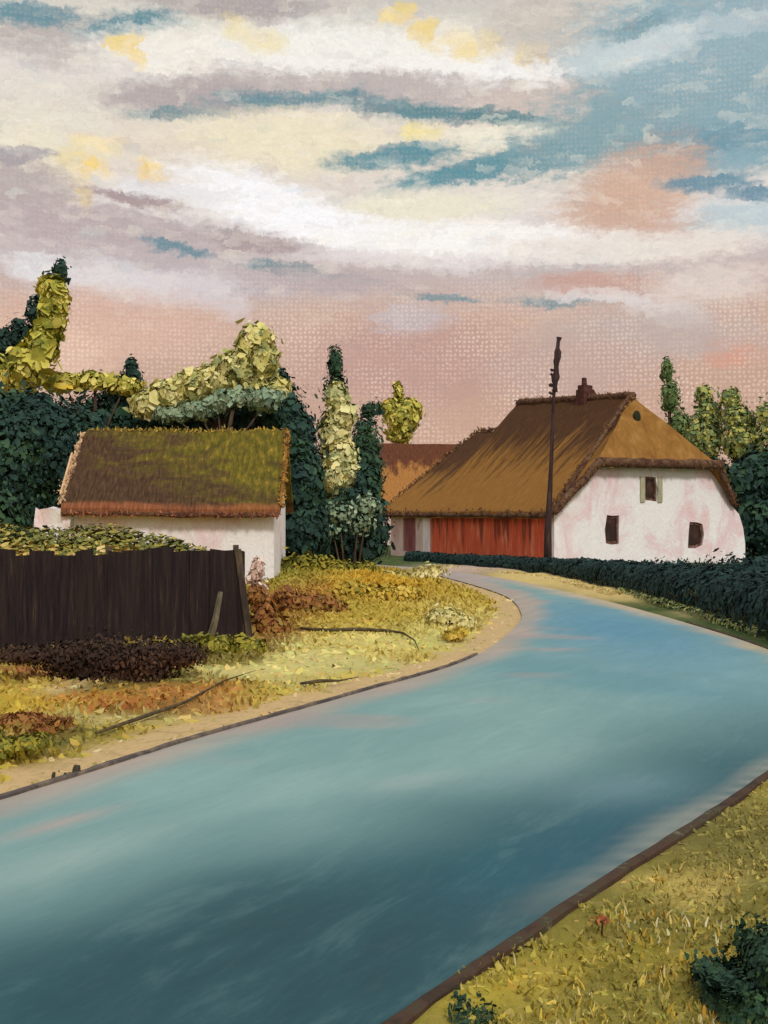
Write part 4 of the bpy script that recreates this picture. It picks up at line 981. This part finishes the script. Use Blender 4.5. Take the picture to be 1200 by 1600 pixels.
# ------------------------------------------------------------------ low growth on the verges
RUST = foliage('leaf_rust', [S(110, 66, 44), S(150, 88, 54), S(176, 116, 62), S(150, 132, 62)], 1.6, .65)
YEL = foliage('leaf_yellow', [S(126, 116, 40), S(170, 146, 46), S(214, 176, 56), S(232, 206, 110)], 1.6, .65)
CREAM = foliage('leaf_cream', [S(150, 146, 70), S(206, 196, 110), S(236, 222, 152), S(244, 234, 186)], 1.8, .6)
OLIV = foliage('leaf_olive', [S(70, 80, 40), S(104, 110, 44), S(140, 136, 48), S(186, 164, 60)], 1.5, .65)
BRN = foliage('leaf_dry', [S(36, 27, 27), S(46, 35, 32), S(60, 45, 38), S(104, 68, 46)], 1.6, .45)
def low(name, label, cat, px, py, lst, mat, n, size, **k):
    X_, Y_ = gnd(px, py); bush(name, label, cat, (X_, Y_, float(groundz(np.array([X_]), np.array([Y_]))[0])), blob_px(Y_, lst), mat, n, size, **k)
low('low_bush', 'olive green low bush at the foot of the dark trees', 'bush', 480, 920, [(450,895,34,26),(490,890,44,26),(530,892,36,18),(570,890,26,14)], OLIV, 1500, .12)
low('low_bush', 'rusty red low bush left of the yellow ones', 'bush', 480, 970, [(470,950,40,24),(505,948,36,20),(445,940,24,24)], RUST, 1000, .10)
low('low_bush', 'bright yellow low bush in the middle of the verge', 'bush', 600, 952, [(590,932,44,20),(630,930,40,18),(550,925,36,20)], YEL, 1000, .10)
low('low_bush', 'pale cream low bush furthest up the verge', 'bush', 640, 915, [(625,905,46,11),(670,915,32,10)], CREAM, 420, .12)
low('flower_bush', 'cream flowering bush nearest the bend of the road', 'bush', 700, 985, [(695,965,34,18),(722,975,26,14),(680,982,22,10)], CREAM, 700, .085)
low('flower_bush', 'yellow flowering bush beside the cream one', 'bush', 706, 1002, [(706,992,16,9),(720,988,12,8)], YEL, 220, .07)
low('low_bush', 'dark rusty bush right of the fence end', 'bush', 415, 1000, [(412,965,22,34),(430,985,26,26),(400,930,16,20),(390,1000,30,16)], RUST, 900, .10)
low('low_bush', 'olive bush growing round the leaning plank', 'bush', 365, 1030, [(340,1012,36,20),(385,1016,36,20),(310,1030,30,14)], OLIV, 1000, .085)
bush('white_flower_bush', 'pinkish white flowering bush between fence end and low cottage', 'bush', gp(402, 24), blob_px(24, [(402,890,13,22),(404,920,16,16),(396,905,12,14)]), foliage('leaf_blossom', [S(120, 84, 70), S(214, 170, 150), S(238, 212, 196), S(244, 230, 222)], 2, .7), 330, .075)
bush('corner_thicket', 'dark green thicket at the left edge above the plank fence', 'bush', gp(20, 27), blob_px(27, [(-14,815,56,54),(34,848,42,26),(-60,780,60,80)]), DARK2, 2200, .15)
low('brushwood_heap', 'dark brown heap of dead brushwood before the fence', 'heap', 190, 1078, [(105,1030,46,32),(165,1034,64,42),(232,1034,60,40),(285,1024,44,24),(172,1066,56,20),(228,1062,34,18),(40,1024,60,16),(140,1076,20,10)], BRN, 9000, .04, shell=.2)
low('low_bush', 'dark green bush low by the road at the left edge', 'bush', 20, 1192, [(12,1170,26,18),(50,1160,34,14),(-20,1160,26,26)], OLIV, 520, .05)
low('low_bush', 'rusty dry bush above the road at the left edge', 'bush', 40, 1150, [(30,1128,50,14),(80,1135,34,12)], RUST, 420, .05)
low('dark_bush', 'dark green bush in the bottom right corner of the bank', 'bush', 1190, 1606, [(1180,1560,56,50),(1225,1520,60,70),(1130,1590,40,24),(1195,1500,26,30)], DARK2, 4000, .026)
low('dark_bush', 'small dark tuft at the bottom beside the kerb', 'bush', 735, 1612, [(725,1600,24,10),(760,1606,22,10)], DARK2, 200, .022)
# flowers on the near bank: dabs of yellow, white and one red
p = scatter(3600, .3, 4.5, 4.5, 9.5, False, .35, 1.2)
k = vnoise(p[:, 0], p[:, 1], 1.5, 31) + .6 * (6.4 - p[:, 1]) / 2 > .10; p = p[k]
pal = np.array([lin(c) for c in [(206, 172, 62), (226, 196, 86), (232, 210, 130), (240, 230, 190), (176, 156, 66), (196, 150, 56)]])
o = blades('bank_flowers', p, rng.uniform(.03, .085, len(p)), rng.uniform(.007, .02, len(p)), pal[rng.integers(0, len(pal), len(p))], .45, mat=GRASS)
tag(o, 'yellow and cream flowers scattered over the near bank', 'flowers', kind='stuff')
X_, Y_ = gnd(940, 1462)
b_ = empty('red_flower', (X_, Y_, .05), 0, label='small red flower standing alone on the near bank', cat='flower')
C = np.array([[0, 0, .035]]) + rng.normal(size=(26, 3)) * np.array([.022, .02, .014]); V, Fq = dabs(C, np.tile([0, -.8, .5], (26, 1)) + rng.normal(size=(26, 3)) * .4, rng.uniform(.008, .02, 26), .5)
link('petals', np_mesh('petals', V, Fq, 4), foliage('petal_red', [S(110, 58, 38), S(150, 78, 48), S(176, 116, 60)], 4, .8), b_)
bm = bmesh.new(); add_tube(bm, [(0, 0, -.05), (.005, 0, .02), (0, 0, .05)], [.006, .005, .004], 6); link('stem', bm_mesh('stem', bm, True), BARK, b_)
# fallen branch on the verge and the stakes by the road
def branch(name, label, pxs, r, cat='branch'):
    P = [gnd(*q) for q in pxs]; zz_ = groundz(np.array([q[0] for q in P]), np.array([q[1] for q in P]))
    bm = bmesh.new(); n = len(P)
    add_tube(bm, [(q[0], q[1], z_ + r * .8 + .05) for q, z_ in zip(P, zz_)], [r * (1.1 - .7 * abs(2 * i / (n - 1) - .6)) for i in range(n)], 7)
    tag(link(name, bm_mesh(name, bm, True), brushed(name + '_bark', [S(56, 48, 42), S(88, 76, 56), S(124, 104, 70)], 6, (1, 1, 1), .9, .5, .02)), label, cat)
branch('fallen_branch', 'curved grey branch lying on the pale grass by the bend', [(470, 1000), (510, 1003), (560, 998), (605, 999), (630, 1004), (648, 1014), (655, 1026)], .035)
branch('fallen_branch', 'long straight brown branch along the top of the sandy edge', [(150, 1158), (220, 1132), (290, 1108), (350, 1086), (400, 1070)], .022)
branch('fallen_branch', 'short dark twig on the pale grass near the kerb', [(470, 1080), (500, 1073), (530, 1071), (560, 1066)], .025)
STK = brushed('stake_wood', [S(50, 46, 46), S(74, 66, 58), S(100, 86, 66)], 6, (2, 2, .5), .9, .5, .01)
for i, (px, py, hh, lab) in enumerate([(118, 1212, .09, 'thick dark stake nearest the sandy edge of the road'), (82, 1218, .06, 'thin dark stake second from the sandy edge'), (100, 1214, .035, 'short dark stub between the two taller stakes')]):
    X_, Y_ = gnd(px, py); bm = bmesh.new(); r = (.035, .016, .014)[i]
    add_tube(bm, [(0, 0, -.05), (.01, 0, hh * .6), (.015, 0, hh)], [r, r * 1.05, r * .8], 7)
    tag(link('stake', bm_mesh('stake', bm), STK, None, (X_, Y_, float(groundz(np.array([X_]), np.array([Y_]))[0]))), lab, 'stake')
